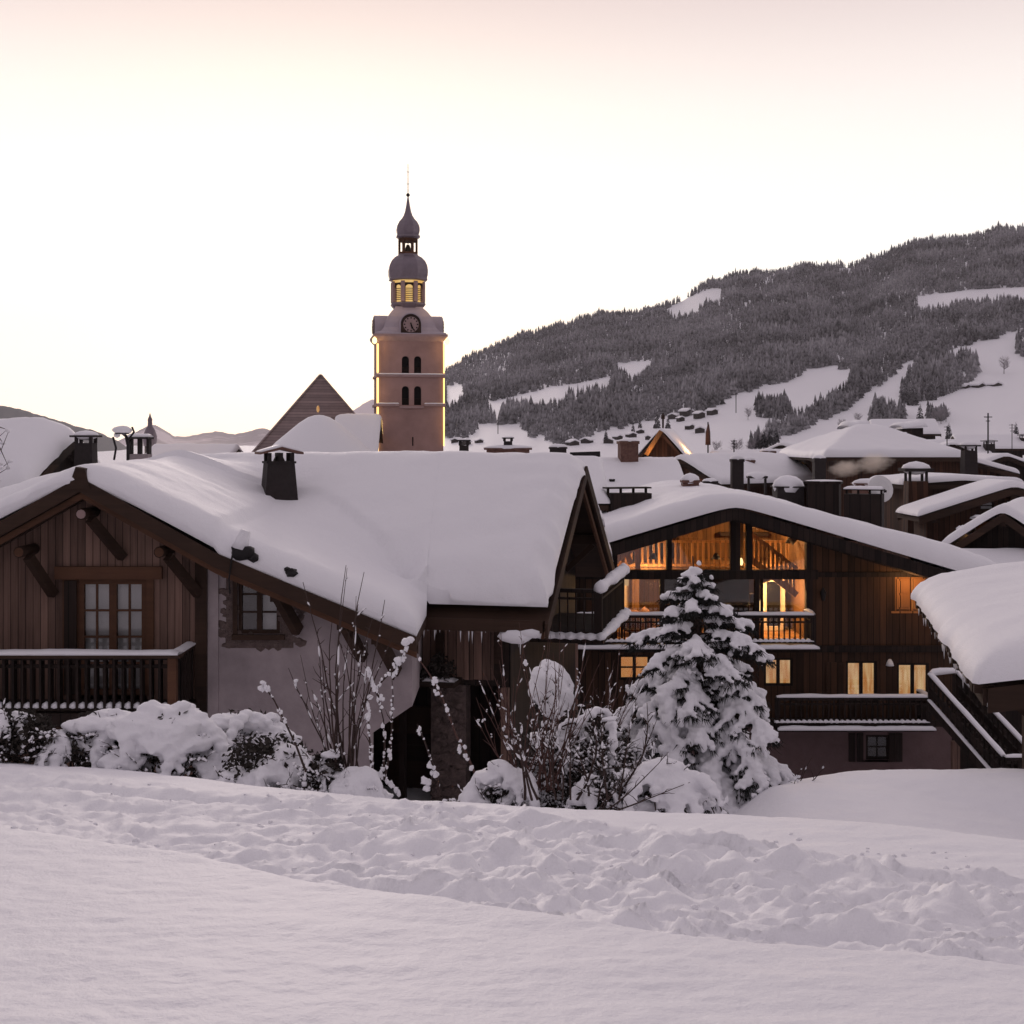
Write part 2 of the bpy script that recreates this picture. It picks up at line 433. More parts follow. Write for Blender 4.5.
# outline of the forest's lower edge, left to right (image lines of sight), and its clearings
low_x = [-300, 200, 440, 452, 470, 487, 492, 505, 520, 530, 540, 560, 580, 600, 640, 680, 720, 755, 790, 812, 835, 850, 862, 880, 905, 945, 1000, 1024, 1200, 1900]
low_y = [470, 470, 440, 437, 424, 424, 404, 404, 405, 438, 440, 444, 441, 432, 424, 413, 402, 390, 380, 368, 366, 375, 372, 385, 362, 352, 336, 328, 315, 300]
clear = [
 [(485, 404), (512, 397), (560, 386), (575, 384), (612, 376), (612, 383), (590, 386), (586, 390), (560, 398), (530, 402), (505, 412)],
 [(446, 386), (462, 385), (464, 393), (447, 401)],
 [(615, 364), (652, 361), (652, 366), (636, 372), (626, 375)],
 [(664, 311), (690, 297), (712, 288), (726, 290), (714, 296), (700, 303), (697, 309), (680, 313)],
 [(836, 269), (854, 268), (856, 271), (838, 272)],
 [(914, 299), (922, 296), (945, 293), (980, 289), (1024, 287), (1400, 280), (1400, 291), (1024, 296), (1000, 297), (975, 297), (960, 297), (945, 303), (925, 306)],
]
extra = [  # woods standing on the lower meadows
 [(755, 406), (772, 403), (788, 407), (793, 418), (780, 420), (756, 417)],
 [(748, 450), (775, 441), (800, 432), (826, 420), (850, 408), (868, 392), (888, 380), (898, 372), (880, 368), (858, 378), (845, 392), (832, 402), (815, 412), (800, 416), (790, 422), (770, 432)],
 [(898, 402), (905, 380), (918, 368), (935, 360), (960, 356), (978, 366), (975, 380), (960, 390), (945, 396), (920, 402)],
 [(868, 420), (876, 404), (890, 412), (905, 412), (905, 423), (885, 424)],
 [(922, 420), (930, 412), (945, 411), (948, 420), (935, 422)],
 [(1016, 354), (1016, 336), (1030, 328), (1100, 325), (1100, 350), (1030, 360)],
 [(498, 425), (503, 411), (515, 406), (522, 410), (514, 424)], [(486, 423), (492, 414), (497, 424)],
 [(680, 412), (715, 400), (725, 404), (690, 416)],
 [(455, 438), (470, 425), (480, 428), (470, 438)], [(520, 412), (530, 408), (545, 414), (545, 436), (522, 432)],
]
def forest_mask(px, py):
    m = py < np.interp(px, low_x, low_y)+3*fbm(px*.12, py*.1, 4, 2)
    for c in clear: m &= ~(inpoly(px, py, c) | inpoly(px, py-4, c) | inpoly(px, py-8, c))
    for c in extra: m |= inpoly(px, py, c)
    return m & (py > y_sky(px)-.5)
def m_forest(name, dark, light, frost, fr):
    m, t = mat(name)
    gi = t.n('ShaderNodeNewGeometry'); rnd = gi.outputs['Random Per Island']
    nz = t.noise(gi.outputs['Position'], .35, 3)
    big = t.noise(gi.outputs['Position'], .012, 3)
    sx = t.n('ShaderNodeSeparateXYZ', ins={0: gi.outputs['Normal']})
    up = t.n('ShaderNodeMapRange', ins={0: sx.outputs[2], 1: .0, 2: .8, 3: 0, 4: 1}).outputs[0]
    f = t.math('MULTIPLY', rnd, .38)
    f = t.math('ADD', f, t.math('MULTIPLY', t.math('SUBTRACT', nz, .5), .8))
    f = t.math('ADD', f, t.math('MULTIPLY', t.math('SUBTRACT', big, .5), 1.6))
    f = t.math('ADD', f, t.math('MULTIPLY', up, .3))
    f = t.n('ShaderNodeMapRange', ins={0: f, 1: .05, 2: 1.0, 3: fr[0], 4: fr[1]}).outputs[0]
    t.pbr(t.mix(f, t.mix(rnd, dark, light), frost), .9, None, spec=.05)
    return m
FOREST = m_forest('frosted_forest', (.022, .021, .023), (.05, .047, .05), (.64, .62, .66), (.0, .62))
FTREE = m_forest('meadow_tree_needles', (.016, .015, .016), (.03, .028, .03), (.6, .58, .62), (.0, .45))
def conifer_tiers(h, r, n=6, tiers=3):
    V = []; Fc = []
    for k in range(tiers):
        z0 = h*(.04+.27*k); z1 = h*(.50+.25*k) if k < tiers-1 else h
        rr = r*(1-.27*k); b = len(V)
        for i in range(n):
            a = 2*math.pi*(i+.5*(k % 2))/n; q = 1 if i % 2 else .62
            V.append((rr*q*math.cos(a), rr*q*math.sin(a), z0+(.0 if i % 2 else .05*h)))
        V.append((0, 0, z1))
        Fc += [(b+i, b+(i+1) % n, b+n) for i in range(n)]
    return np.array(V), np.array(Fc)
rs = np.random.RandomState(3)
px = []; py = []
Nn = 260000
qx = rs.uniform(330, 1180, Nn); qy = rs.uniform(195, 452, Nn)
Dq = m_point(qx, qy)[1]
keep = forest_mask(qx, qy)
dens = 1.0/(1+2.2*((1500/Dq)**1.2))*1.0        # fewer, larger trees where the slope is near
dens = dens*np.clip(.9+1.1*fbm(qx*.045, qy*.075, 91, 3), .55, 1.15)
keep &= rs.rand(Nn) < dens*1.6
px, py = qx[keep], qy[keep]
# the skyline row
sx_ = np.arange(447, 1180, 2.1)+rs.uniform(-1, 1, len(np.arange(447, 1180, 2.1))); sy_ = y_sky(sx_)+.6
ok = np.ones(len(sx_), bool)
for c in clear: ok &= ~inpoly(sx_, sy_+1.5, c)
px = np.concatenate([px, sx_[ok]]); py = np.concatenate([py, sy_[ok]])
X, D, Z = m_point(px, py)
hh = rs.uniform(6.5, 11.5, len(px))*np.where(D < 900, .85, 1)*np.where(rs.rand(len(px)) < .1, 1.25, 1)
Vt, Ft = conifer_tiers(1, .2, 6, 3)
ang = rs.uniform(0, 6.28, len(px)); ca, sa = np.cos(ang), np.sin(ang)
W = rs.uniform(.7, 1.6, len(px)); hh = hh*(1+.5*fbm(px*.06, py*.08, 77, 2))
vx = (Vt[:, 0]*ca[:, None]-Vt[:, 1]*sa[:, None])*(hh*W)[:, None]+X[:, None]
vy = (Vt[:, 0]*sa[:, None]+Vt[:, 1]*ca[:, None])*(hh*W)[:, None]+D[:, None]
vz = Vt[:, 2]*hh[:, None]+Z[:, None]-.4
V = np.stack([vx, vy, vz], -1).reshape(-1, 3)
Fc = (Ft[None]+(np.arange(len(px))*len(Vt))[:, None, None]).reshape(-1, 3)
fo = fast_mesh('forest', V, Fc, FOREST); tag(fo, 'frost grey spruce forest covering the long mountain slope', 'forest', kind='stuff')
print('forest trees', len(px))

# ================================================================ far pale ranges on the left
def far_range(name, pts, D, seed, m, depth=1.0):
    xs = np.arange(pts[0][0], pts[-1][0]+.1, 2.5)
    ysk = np.interp(xs, [p[0] for p in pts], [p[1] for p in pts])+1.2*fbm(xs*.11, xs*0, seed, 4)+.6*fbm(xs*.6, xs*0, seed+3, 2)
    T = np.linspace(0, 1, 30)[:, None]
    Ypx = 470-(470-ysk[None])*T
    Dm = D*(.55+.45*T)*(1+.03*fbm(xs[None]*.05+T*2, T*5+0*xs[None], seed, 3)*(1-T))
    X = (xs[None]-512)/F*Dm; Z = (HY-Ypx)/F*Dm
    X = np.vstack([X, X[-1:]*1.3]); Dm2 = np.vstack([Dm, Dm[-1:]*1.3]); Z = np.vstack([Z, Z[-1:]*0-60])
    o = grid_mesh(name, X, Dm2, Z, m); tag(o, kind='structure'); return o
def m_range(name, snow, wood, thr, sc_):
    m, t = mat(name); p = poco(t)
    n1 = t.noise(t.mapv(p, (1, 1, 1.6)), sc_, 6, .6); n2 = t.noise(p, sc_*14, 3)
    f = t.ramp(t.math('ADD', n1, t.math('MULTIPLY', t.math('SUBTRACT', n2, .5), .35)), [(thr-.05, 0.), (thr+.05, 1.)])
    t.pbr(t.mix(f, wood, snow), .9, None, spec=.05); return m
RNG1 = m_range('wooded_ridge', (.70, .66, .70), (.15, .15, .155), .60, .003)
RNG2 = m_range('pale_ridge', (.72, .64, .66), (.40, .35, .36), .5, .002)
far_range('hills', [(-500, 380), (-200, 395), (0, 405), (20, 409), (45, 417), (70, 424), (95, 431), (115, 440), (135, 452), (160, 466)], 1900, 3, RNG1)
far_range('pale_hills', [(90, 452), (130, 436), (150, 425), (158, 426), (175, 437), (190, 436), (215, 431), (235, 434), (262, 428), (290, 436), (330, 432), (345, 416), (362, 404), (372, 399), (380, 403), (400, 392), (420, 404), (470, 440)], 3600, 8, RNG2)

def m_haze():
    m, t = mat('haze'); v = t.n('ShaderNodeVolumePrincipled', ins={'Color': (.93, .90, .93, 1), 'Density': HAZE, 'Anisotropy': .2}); t.out(None, v.outputs[0]); return m
HAZE = .00006
q = MB(); q.box(-2600, 2600, -120, 5400, -15, 520); o = q.build('haze', m_haze()); tag(o, 'thin cold haze over the valley', 'haze', None, 'stuff')

rc = np.random.RandomState(12); q = MB()
for i in range(260):
    x = rc.uniform(-4.2, 3.4); e_ = rc.uniform(.15, 4.2); y = 6.5-.557*x+e_-.2
    if rc.rand() < .15: y = 6.5-.557*x+abs(rc.normal(0, .25))
    r_ = min(.028, abs(rc.normal(0, .009))+.005)
    q.ico((x, y, gh(x, y)+r_*.1), r_*1.2, r_, r_*.8, .3, 1)
o = q.build('snow_crumbs', SNOWC2, None, True); tag(o, 'loose crumbs of snow scattered along the trodden path', 'snow', None, 'stuff')
# ================================================================ building helpers
def wall_panel(mb, x0, x1, zb, ztop, holes, y0, y1, brk=()):
    """upright wall in the xz plane between y0 and y1 with rectangular openings; ztop is a function of x"""
    xs = sorted(set([x0, x1]+[h[i] for h in holes for i in (0, 1) if x0 < h[i] < x1]+[b for b in brk if x0 < b < x1]))
    for a, b in zip(xs, xs[1:]):
        m = (a+b)/2; hs = sorted([h for h in holes if h[0] <= m <= h[1]], key=lambda h: h[2])
        za = zb
        for h in hs:
            if h[2] > za: mb.prism([(a, za), (b, za), (b, h[2]), (a, h[2])], y0, y1)
            za = h[3]
        ta, tb = ztop(a+1e-6), ztop(b-1e-6)
        if min(ta, tb) > za: mb.prism([(a, za), (b, za), (b, tb), (a, ta)], y0, y1)
        elif max(ta, tb) > za:
            pts = []
            if ta > za: xk = a+(b-a)*(ta-za)/(ta-tb); pts = [(a, za), (xk, za), (a, ta)]
            else: xk = b-(b-a)*(tb-za)/(tb-ta); pts = [(xk, za), (b, za), (b, tb)]
            mb.prism(pts, y0, y1)
def edge_coords(a, b, n, edge):
    e = np.array([0, .01, .04, .10, .2, .35, .55, .78, 1.0])*edge
    mid = np.linspace(a+edge, b-edge, n)[1:-1]
    return np.concatenate([a+e, mid, b-e[::-1]])
def snow_sheet(zf, x0, x1, y0, y1, th, edge=.35, nx=30, ny=30, lump=.12, seed=0, bulge=.0, name='roof_snow', parent=None, M=None, world=False, m=None, wav=.03, thf=None):
    edge = min(edge, (x1-x0)*.3, (y1-y0)*.3)
    gx = edge_coords(x0, x1, nx, edge); gy = edge_coords(y0, y1, ny, edge)
    X, Y = np.meshgrid(gx, gy)
    d = np.minimum(np.minimum(X-x0, x1-X), np.minimum(Y-y0, y1-Y))
    prof = np.sqrt(np.clip(1-(1-np.clip(d/edge, 0, 1))**2, 0, 1))
    T = th*(1+lump*fbm(X*.45+seed, Y*.45, seed, 3)+.5*lump*fbm(X*1.7, Y*1.7, seed+5, 2))
    if thf is not None: T = T*thf(X, Y)
    Z = zf(X, Y)+.012+T*prof
    # wavering lip
    xc, yc = (x0+x1)/2, (y0+y1)/2
    k = (1-np.clip(d/edge, 0, 1))
    wx = wav*2*fbm(Y*2.3, X*.6, seed+1, 3)*k; wy = wav*2*fbm(X*2.3, Y*.6, seed+2, 3)*k
    nearx = np.minimum(X-x0, x1-X) < np.minimum(Y-y0, y1-Y)
    X2 = X+np.where(nearx, wx, 0)+np.sign(X-xc)*bulge*k*nearx
    Y2 = Y+np.where(nearx, 0, wy)+np.sign(Y-yc)*bulge*k*(~nearx)
    mb = MB(); mb.grid(X2, Y2, Z)
    # closed underside so the sheet has its own thickness
    r, c = X.shape
    ring = [(0, j) for j in range(c)]+[(i, c-1) for i in range(1, r)]+[(r-1, j) for j in range(c-2, -1, -1)]+[(i, 0) for i in range(r-2, 0, -1)]
    base = len(mb.v); zb = zf(X, Y)
    mb.v += [(X2[i, j], Y2[i, j], zb[i, j]+.004) for i, j in ring]
    n = len(ring)
    for q in range(n):
        a = ring[q]; b = ring[(q+1) % n]
        mb.f.append((a[0]*c+a[1], base+q, base+(q+1) % n, b[0]*c+b[1]))
    if M is not None: mb.xf(M)
    return mb.build(name, m or SNOW, parent, True, world)
def snow_bar(mb, p, q, w, h, n=14, seed=0):
    """rounded ridge of snow lying along a rail or beam from p to q"""
    p = Vector(p); q = Vector(q); n = max(3, n)
    d = (q-p).normalized(); sd = d.cross(Vector((0, 0, 1)))
    sd = sd.normalized() if sd.length > .01 else Vector((1, 0, 0))
    K = 7; v = []; f = []
    for i in range(n+1):
        t_ = i/n; c = p.lerp(q, t_); e = min(1, min(t_, 1-t_)*n/1.2+.12)
        e = math.sqrt(1-(1-e)**2)
        k = e*(1+.25*noise.noise(c*1.7+Vector((seed, 0, 0)))+.12*noise.noise(c*6))
        for j in range(K):
            a = math.pi*j/(K-1)
            v.append(c+sd*(math.cos(a)*w/2*(.9+.1*k))+Vector((0, 0, 1))*(math.sin(a)**.7 if j not in (0, K-1) else 0)*h*k)
    for i in range(n):
        for j in range(K-1): f.append((i*K+j, i*K+j+1, (i+1)*K+j+1, (i+1)*K+j))
        f.append((i*K, (i+1)*K, (i+1)*K+K-1, i*K+K-1))
    f.append(tuple(range(K))); f.append(tuple(n*K+j for j in range(K-1, -1, -1)))
    mb.add(v, f)
def window(parent, x0, x1, z0, z1, y, panes=(1, 1), frame=.07, bar=.03, depth=.08, fm=None, back=None, name='window', off=.0, world=False, casing=0, bk=.14, M=None, leaves=1):
    """window in an xz wall whose outer face is at y (facing -y): frame with bars, a glass pane sub-part and what hangs behind it"""
    fm = fm or BEAM
    mb = MB()
    def fr(a, b, c, d, y0, y1): mb.box(a, b, y0, y1, c, d)
    ya, yb_ = y-depth*.3+off, y+depth*.7+off
    fr(x0, x0+frame, z0, z1, ya, yb_); fr(x1-frame, x1, z0, z1, ya, yb_)
    fr(x0+frame, x1-frame, z0, z0+frame, ya, yb_); fr(x0+frame, x1-frame, z1-frame, z1, ya, yb_)
    nx, nz = panes
    lw = (x1-x0-2*frame)/leaves
    for L in range(1, leaves):
        xm = x0+frame+lw*L; fr(xm-frame*.7, xm+frame*.7, z0+frame, z1-frame, ya+.004, yb_-.004)
    for L in range(leaves):
        a = x0+frame+lw*L+(frame*.7 if L else 0); b = x0+frame+lw*(L+1)-(frame*.7 if L < leaves-1 else 0)
        for i in range(1, nx):
            xm = a+(b-a)*i/nx; fr(xm-bar/2, xm+bar/2, z0+frame, z1-frame, y-.004+off, y+.03+off)
        for k in range(1, nz):
            zm = z0+frame+(z1-z0-2*frame)*k/nz; fr(a, b, zm-bar/2, zm+bar/2, y+off, y+.034+off)
    if casing:
        cw = casing
        fr(x0-cw, x0-.002, z0-.0, z1, y-.035, y+.02); fr(x1+.002, x1+cw, z0, z1, y-.035, y+.02)
        fr(x0-cw*1.3, x1+cw*1.3, z1+.002, z1+cw, y-.06, y+.02)
        fr(x0-cw*1.2, x1+cw*1.2, z0-cw*.7, z0-.002, y-.08, y+.02)
    if M is not None: mb.xf(M)
    w_ = mb.build(name, fm, parent, False, world)
    g_ = MB(); g_.box(x0+frame*.5, x1-frame*.5, y+.012+off, y+.02+off, z0+frame*.5, z1-frame*.5)
    if M is not None: g_.xf(M)
    g_.build('pane', GLASS, w_, False, world)
    if back is not None:
        b_ = MB(); b_.box(x0+.01, x1-.01, y+bk+off, y+bk+.03+off, z0+.01, z1-.01)
        if M is not None: b_.xf(M)
        b_.build('curtain_or_dark', back, w_, False, world)  # curtain cloth; a black backing is a dark sheet for the unlit room
    return w_
def railing(parent, p, q, h, step=.13, bw=.05, rail=.09, m=None, snow=.07, name='railing', post=None, world=True, low=.08, snowlow=False, solid=False, rng=RN):
    """balustrade along p -> q (points at deck height)"""
    m = m or WOOD_D; p = Vector(p); q = Vector(q); L = (q-p).length; d = (q-p)/L; up = Vector((0, 0, 1))
    mb = MB()
    for e_ in (p+d*.03, q-d*.03): mb.beam(e_+up*low, e_+up*h, rail*.6, rail*.6, d)
    mb.beam(p+up*h, q+up*h, rail*1.5, rail); mb.beam(p+up*(h-.17), q+up*(h-.17), rail*.7, rail*.6); mb.beam(p+up*low, q+up*low, rail*.9, rail*.7)
    r = mb.build(name, m, parent, False, world)
    b = MB(); n = max(2, int(L/step))
    for i in range(n):
        c = p+d*(L*(i+.5)/n)
        b.beam(c+up*low, c+up*(h-.02), bw*(1.9 if solid else 1), bw*.5, d)
    o = b.build('balusters', m, r, False, world)
    k = max(1, int(L/(post or 2.2)))
    for i in range(k+1):
        pm = MB(); c = p+d*(L*i/k); pm.beam(c-up*.05, c+up*(h+.03), rail*1.1, rail*1.1, d)
        pm.build('post', m, r, False, world)
    if snow:
        s = MB(); snow_bar(s, p+up*(h+rail*.5), q+up*(h+rail*.5), rail*1.9, snow, int(L*5), RN.random()*9)
        s.build('rail_snow', SNOW, r, True, world)
    if snowlow:
        s = MB()
        for i in range(n):
            c = p+d*(L*(i+.0)/n); s.ico(c+up*(low+.05), step*.55, .09, .06+.02*rng.random())
        snow_bar(s, p+up*(low+.02), q+up*(low+.02), .14, .06, int(L*5))
        s.build('ledge_snow', SNOW, r, True, world)
    return r
def chimney(parent, c, w, d, h, style='brick', world=True, rot=0, snow=.25, m=None):
    x, y, z = c; M = Matrix.Translation((x, y, z)) @ Matrix.Rotation(rot, 4, 'Z')
    b = MB()
    def done(mb, nm, mt, par, sm=False): return mb.xf(M).build(nm, mt, par, sm, world)
    if style == 'hood':        # boarded taper with an open little roof on posts
        b.frustum(0, 0, -.9, h*.62, w*.68, d*.68, w*.5, d*.5); b.box(-w*.55, w*.55, -d*.55, d*.55, h*.60, h*.66)
        st = done(b, 'chimney', m or CHIM, parent)
        p = MB()
        for i in (-1, 1):
            for j in (-1, 1): p.box(i*w*.42-.04, i*w*.42+.04, j*d*.42-.04, j*d*.42+.04, h*.66, h*.90)
        p.box(-.05, .05, -d*.42, d*.42, h*.66, h*.9); p.frustum(0, 0, h*.66, h*.8, w*.2, d*.2, w*.12, d*.12)
        done(p, 'cap_posts', m or CHIM, st)
        r = MB(); r.prism([(-w*.8, h*.86), (0, h*1.0), (w*.8, h*.86), (w*.8, h*.92), (0, h*1.07), (-w*.8, h*.92)], -d*.7, d*.7)
        done(r, 'cap', BRICK, st)
        s = MB(); s.prism([(-w*.78, h*.922), (0, h*1.072), (w*.78, h*.922), (w*.7, h*.97), (0, h*1.13), (-w*.7, h*.97)], -d*.68, d*.68)
        done(s, 'cap_snow', SNOW, st, True)
    elif style == 'box':       # long boarded box standing out of the slope, with a slatted top
        b.box(-w/2, w/2, -d/2, d/2, -.9, h*.8); st = done(b, 'chimney', m or WOOD_D, parent)
        p = MB(); k = max(3, int(w/.4))
        for i in range(k+1):
            xx = -w/2+.05+(w-.1)*i/k; p.box(xx-.035, xx+.035, -.04, .04, h*.8, h*.95)
        p.box(-w*.54, w*.54, -d*.3, d*.3, h*.95, h*1.0); done(p, 'cap', m or WOOD_D, st)
        if snow:
            s = MB(); snow_bar(s, (-w*.52, 0, h*1.0), (w*.52, 0, h*1.0), d*.8, snow, 12); done(s, 'cap_snow', SNOW, st, True)
    elif style == 'slab':      # stack with a flat slab on short posts
        b.frustum(0, 0, -.9, h*.72, w*.52, d*.52, w*.45, d*.45); st = done(b, 'chimney', m or BRICK, parent)
        p = MB()
        for i in (-1, 1):
            for j in (-1, 1): p.box(i*w*.38-.05, i*w*.38+.05, j*d*.38-.05, j*d*.38+.05, h*.72, h*.9)
        p.box(-w*.66, w*.66, -d*.66, d*.66, h*.9, h*.96); done(p, 'cap', CHIM, st)
        if snow:
            s = MB(); s.ico((0, 0, h*.96), w*.66, d*.66, snow, .04, 2); done(s, 'cap_snow', SNOW, st, True)
    else:
        b.box(-w/2, w/2, -d/2, d/2, -.9, h*.88); b.box(-w*.56, w*.56, -d*.56, d*.56, h*.88, h); st = done(b, 'chimney', m or BRICK, parent)
        if snow:
            s = MB(); s.ico((0, 0, h), w*.6, d*.6, snow, .04, 2); done(s, 'cap_snow', SNOW, st, True)
    return st
def icicles(mb, p, q, n, lo, hi, rng=RN):
    p = Vector(p); q = Vector(q)
    for i in range(n):
        c = p.lerp(q, rng.random()); L = rng.uniform(lo, hi)*(rng.random()**1.5+.15)
        mb.tube([c, c-Vector((0, 0, L*.5)), c-Vector((0, 0, L))], [.012+L*.025, .008+L*.012, .001], 5)
def m_ice():
    m, t = mat('ice'); t.pbr((.75, .74, .77), .25, None, spec=.5); return m
ICE = m_ice()

# ================================================================ LEFT CHALET: gable wing + long wing behind it
L = thing('chalet', 'weathered timber and plaster chalet with boarded gable, french window and sagging snow roof', 'house', (-4, 27, -7.6))
AX, AZ, Y0, Y1 = -7.76, -.68, 23.0, 31.5
def roof1(x):
    dx = x-AX
    return AZ-np.where(dx < 0, .56*np.abs(dx), np.where(dx < 2.42, .56*dx, .56*2.42+.42*(dx-2.42)))
A2 = Vector((1.71, 30, 0)); r2 = Vector((.9766, -.2147, 0)); g2 = Vector((.2147, .9766, 0))
W2 = Matrix(((r2.x, g2.x, 0, A2.x), (r2.y, g2.y, 0, A2.y), (0, 0, 1, 0), (0, 0, 0, 1)))
def to2(x, y): dx = x-A2.x; dy = y-A2.y; return dx*r2.x+dy*r2.y, dx*g2.x+dy*g2.y
S2, Z2, M2, L2 = .60, -.66, 15.5, 4.85
X1a, X1b = -12.8, -1.72
def H(x, y):
    """snow-bearing surface: the two gable roofs flowing into one another"""
    a, b = to2(x, y)
    d1 = np.minimum(np.minimum(x-X1a, X1b-x), np.minimum(y-Y0, Y1-y))
    d2 = np.minimum(np.minimum(a+M2, 0-a), np.minimum(b+L2, L2-b))
    dx = x-AX; sm = np.sqrt(dx*dx+.5**2)-.5
    z1 = AZ-np.where(dx < 0, .56*sm, np.where(dx < 2.42, .56*sm, .56*(2.42-.26)+.42*(dx-2.42)))
    z1 = z1-.05*np.sin(np.clip((x-X1a)/(X1b-X1a), 0, 1)*3.14)
    sb = np.sqrt(b*b+.7**2)-.7
    left = np.maximum(-a-9.5, 0)
    z2 = Z2-S2*sb-.030*left**1.9
    pen = lambda a_, b_: .62*np.maximum(1.4-a_, 0)**2*sstep(0, .5, b_)
    p1_ = pen(d1, d2); p2_ = pen(d2, d1)
    z1 = z1-p1_; z2 = z2-p2_
    z1 = np.where(d1 > -.02, z1, -30); z2 = np.where(d2 > -.02, z2, -30)
    k = .42
    mx = np.maximum(z1, z2)
    z = mx+k*np.log(np.exp(np.clip((z1-mx)/k, -40, 0))+np.exp(np.clip((z2-mx)/k, -40, 0)))
    return z, d1, d2
def blanket(gx, gy, two, seed, name):
    X, Y = np.meshgrid(gx, gy)
    wx, wy = (X, Y)
    if two: wx = A2.x+X*r2.x+Y*g2.x; wy = A2.y+X*r2.y+Y*g2.y
    z, d1, d2 = H(wx, wy)
    d = .5*(d1+d2+np.sqrt((d1-d2)**2+.4**2))-.02; d = np.where((d1 > -.01) | (d2 > -.01), d, 0); d = np.where(np.minimum(d1, d2) < -.5, np.maximum(d1, d2), d); edge = .42
    k = np.clip(d/edge, 0, 1); prof = np.sqrt(np.clip(1-(1-k)**2, 0, 1))
    th = .30*(1+.35*fbm(wx*.33, wy*.33, 3, 3)+.06*fbm(wx*2.2, wy*2.2, 5, 3))
    # deeper toward the eaves, thin on the ridges
    a, b = to2(wx, wy)
    th = th+.16*sstep(.8, 3.5, np.abs(b))*(d2 > d1)+.05*sstep(.5, 3, np.abs(wx-AX))*(d1 >= d2)
    Z = z+.03+th*prof+(.022*fbm(wx*1.4, wy*1.4, 23, 3)+.010*fbm(wx*4.5, wy*4.5, 27, 3))*prof
    sl_ = np.clip((d2-.1)/1.6, 0, 1); Z = Z+np.where(d2 > d1, .03*np.sin(wy*7+2.5*fbm(wx*.5, wy*.5, 33, 2)*3)*(1-sl_)*sl_*3, 0)
    if two: Z = Z-.05*(sstep(.0, .25, d1))
    lip = (1-k)*.10
    ex = fbm(wx*2.5, wy*2.5, seed, 3)*lip*1.6; Z = Z-(.05+.30*np.abs(fbm(wx*1.3, wy*1.3, seed+7, 3)))*(1-k)**.7*(d2 >= d1)-.08*np.abs(fbm(wx*1.7, wy*1.7, seed+7, 3))*(1-k)**.5*(d2 < d1)
    mb = MB(); mb.grid(wx+ex*(.5), wy-lip*.8+ex*.4, Z)
    r, c = X.shape; base = len(mb.v)
    ring = [(0, j) for j in range(c)]+[(i, c-1) for i in range(1, r)]+[(r-1, j) for j in range(c-2, -1, -1)]+[(i, 0) for i in range(r-2, 0, -1)]
    mb.v += [(wx[i, j], wy[i, j], z[i, j]-.12) for i, j in ring]
    n = len(ring)
    for q in range(n):
        p0 = ring[q]; p1 = ring[(q+1) % n]; mb.f.append((p0[0]*c+p0[1], base+q, base+(q+1) % n, p1[0]*c+p1[1]))
    return mb.build(name, SNOW, None, True)
b1_ = blanket(edge_coords(X1a, X1b, 90, .42), edge_coords(Y0, Y1, 70, .42), False, 3, 'roof_snow')
b2_ = blanket(edge_coords(-M2, 0, 120, .42), edge_coords(-L2, L2, 80, .42), True, 9, 'roof_snow')
for o in (b1_, b2_):
    o.data.transform(Matrix.Translation(-Vector(L.location))); o.parent = L
# roof boards and barge boards of the gable wing
mb = MB(); th = .17
xk = AX+2.42
pl = [(X1a, float(roof1(np.array(X1a)))), (AX, AZ), (xk, float(roof1(np.array(xk)))), (X1b, float(roof1(np.array(X1b))))]
mb.prism(pl+[(x, z-th) for x, z in reversed(pl)], Y0, Y1)
rf = mb.build('roof', BEAM, L, False, True)
def barge(name, poly, y0, y1, h, m, drop=0):
    for (xa, za), (xb, zb) in zip(poly, poly[1:]):
        q = MB(); q.prism([(xa, za-drop), (xb, zb-drop), (xb, zb-drop-h), (xa, za-drop-h)], y0, y1); q.build(name, m, L, False, True)
barge('barge_board', [(x, z+.02) for x, z in pl], Y0-.05, Y0-.003, .27, BEAM)
barge('barge_board', [(x, z) for x, z in pl], Y0+.10, Y0+.17, .12, BEAM_W, .262)
barge('barge_board', [(x, z) for x, z in pl], Y0+.5, Y0+.58, .2, BEAM, .172)
# stump of the ridge beam with a split cap
q = MB(); q.prism([(AX-.2, AZ-.2), (AX+.2, AZ-.2), (AX+.1, AZ+.17), (AX-.06, AZ+.2)], Y0-.07, Y0+.3); q.build('ridge_cap', BEAM, L, False, True)
# purlins with their pale ends and struts
for (px_, py_) in ((82, 514), (160, 552), (20, 552)):
    x = PX(px_, 23.3); z = PZ(py_, 23.3)
    q = MB(); q.tube([(x, 23.25, z), (x, 24.1, z)], .105, 10); pu = q.build('purlin', BEAM, L, True, True)
    q = MB(); q.tube([(x, 23.235, z), (x, 23.249, z)], .085, 10); q.build('purlin_end', STRING if px_ == 82 else BEAM_W, pu, False, True)
    sx = .55 if px_ != 20 else .38
    q = MB(); q.beam((x+.12, 23.4, z-.1), (x+sx, 23.93, z-.85), .17, .15); q.build('strut', BEAM, pu, False, True)
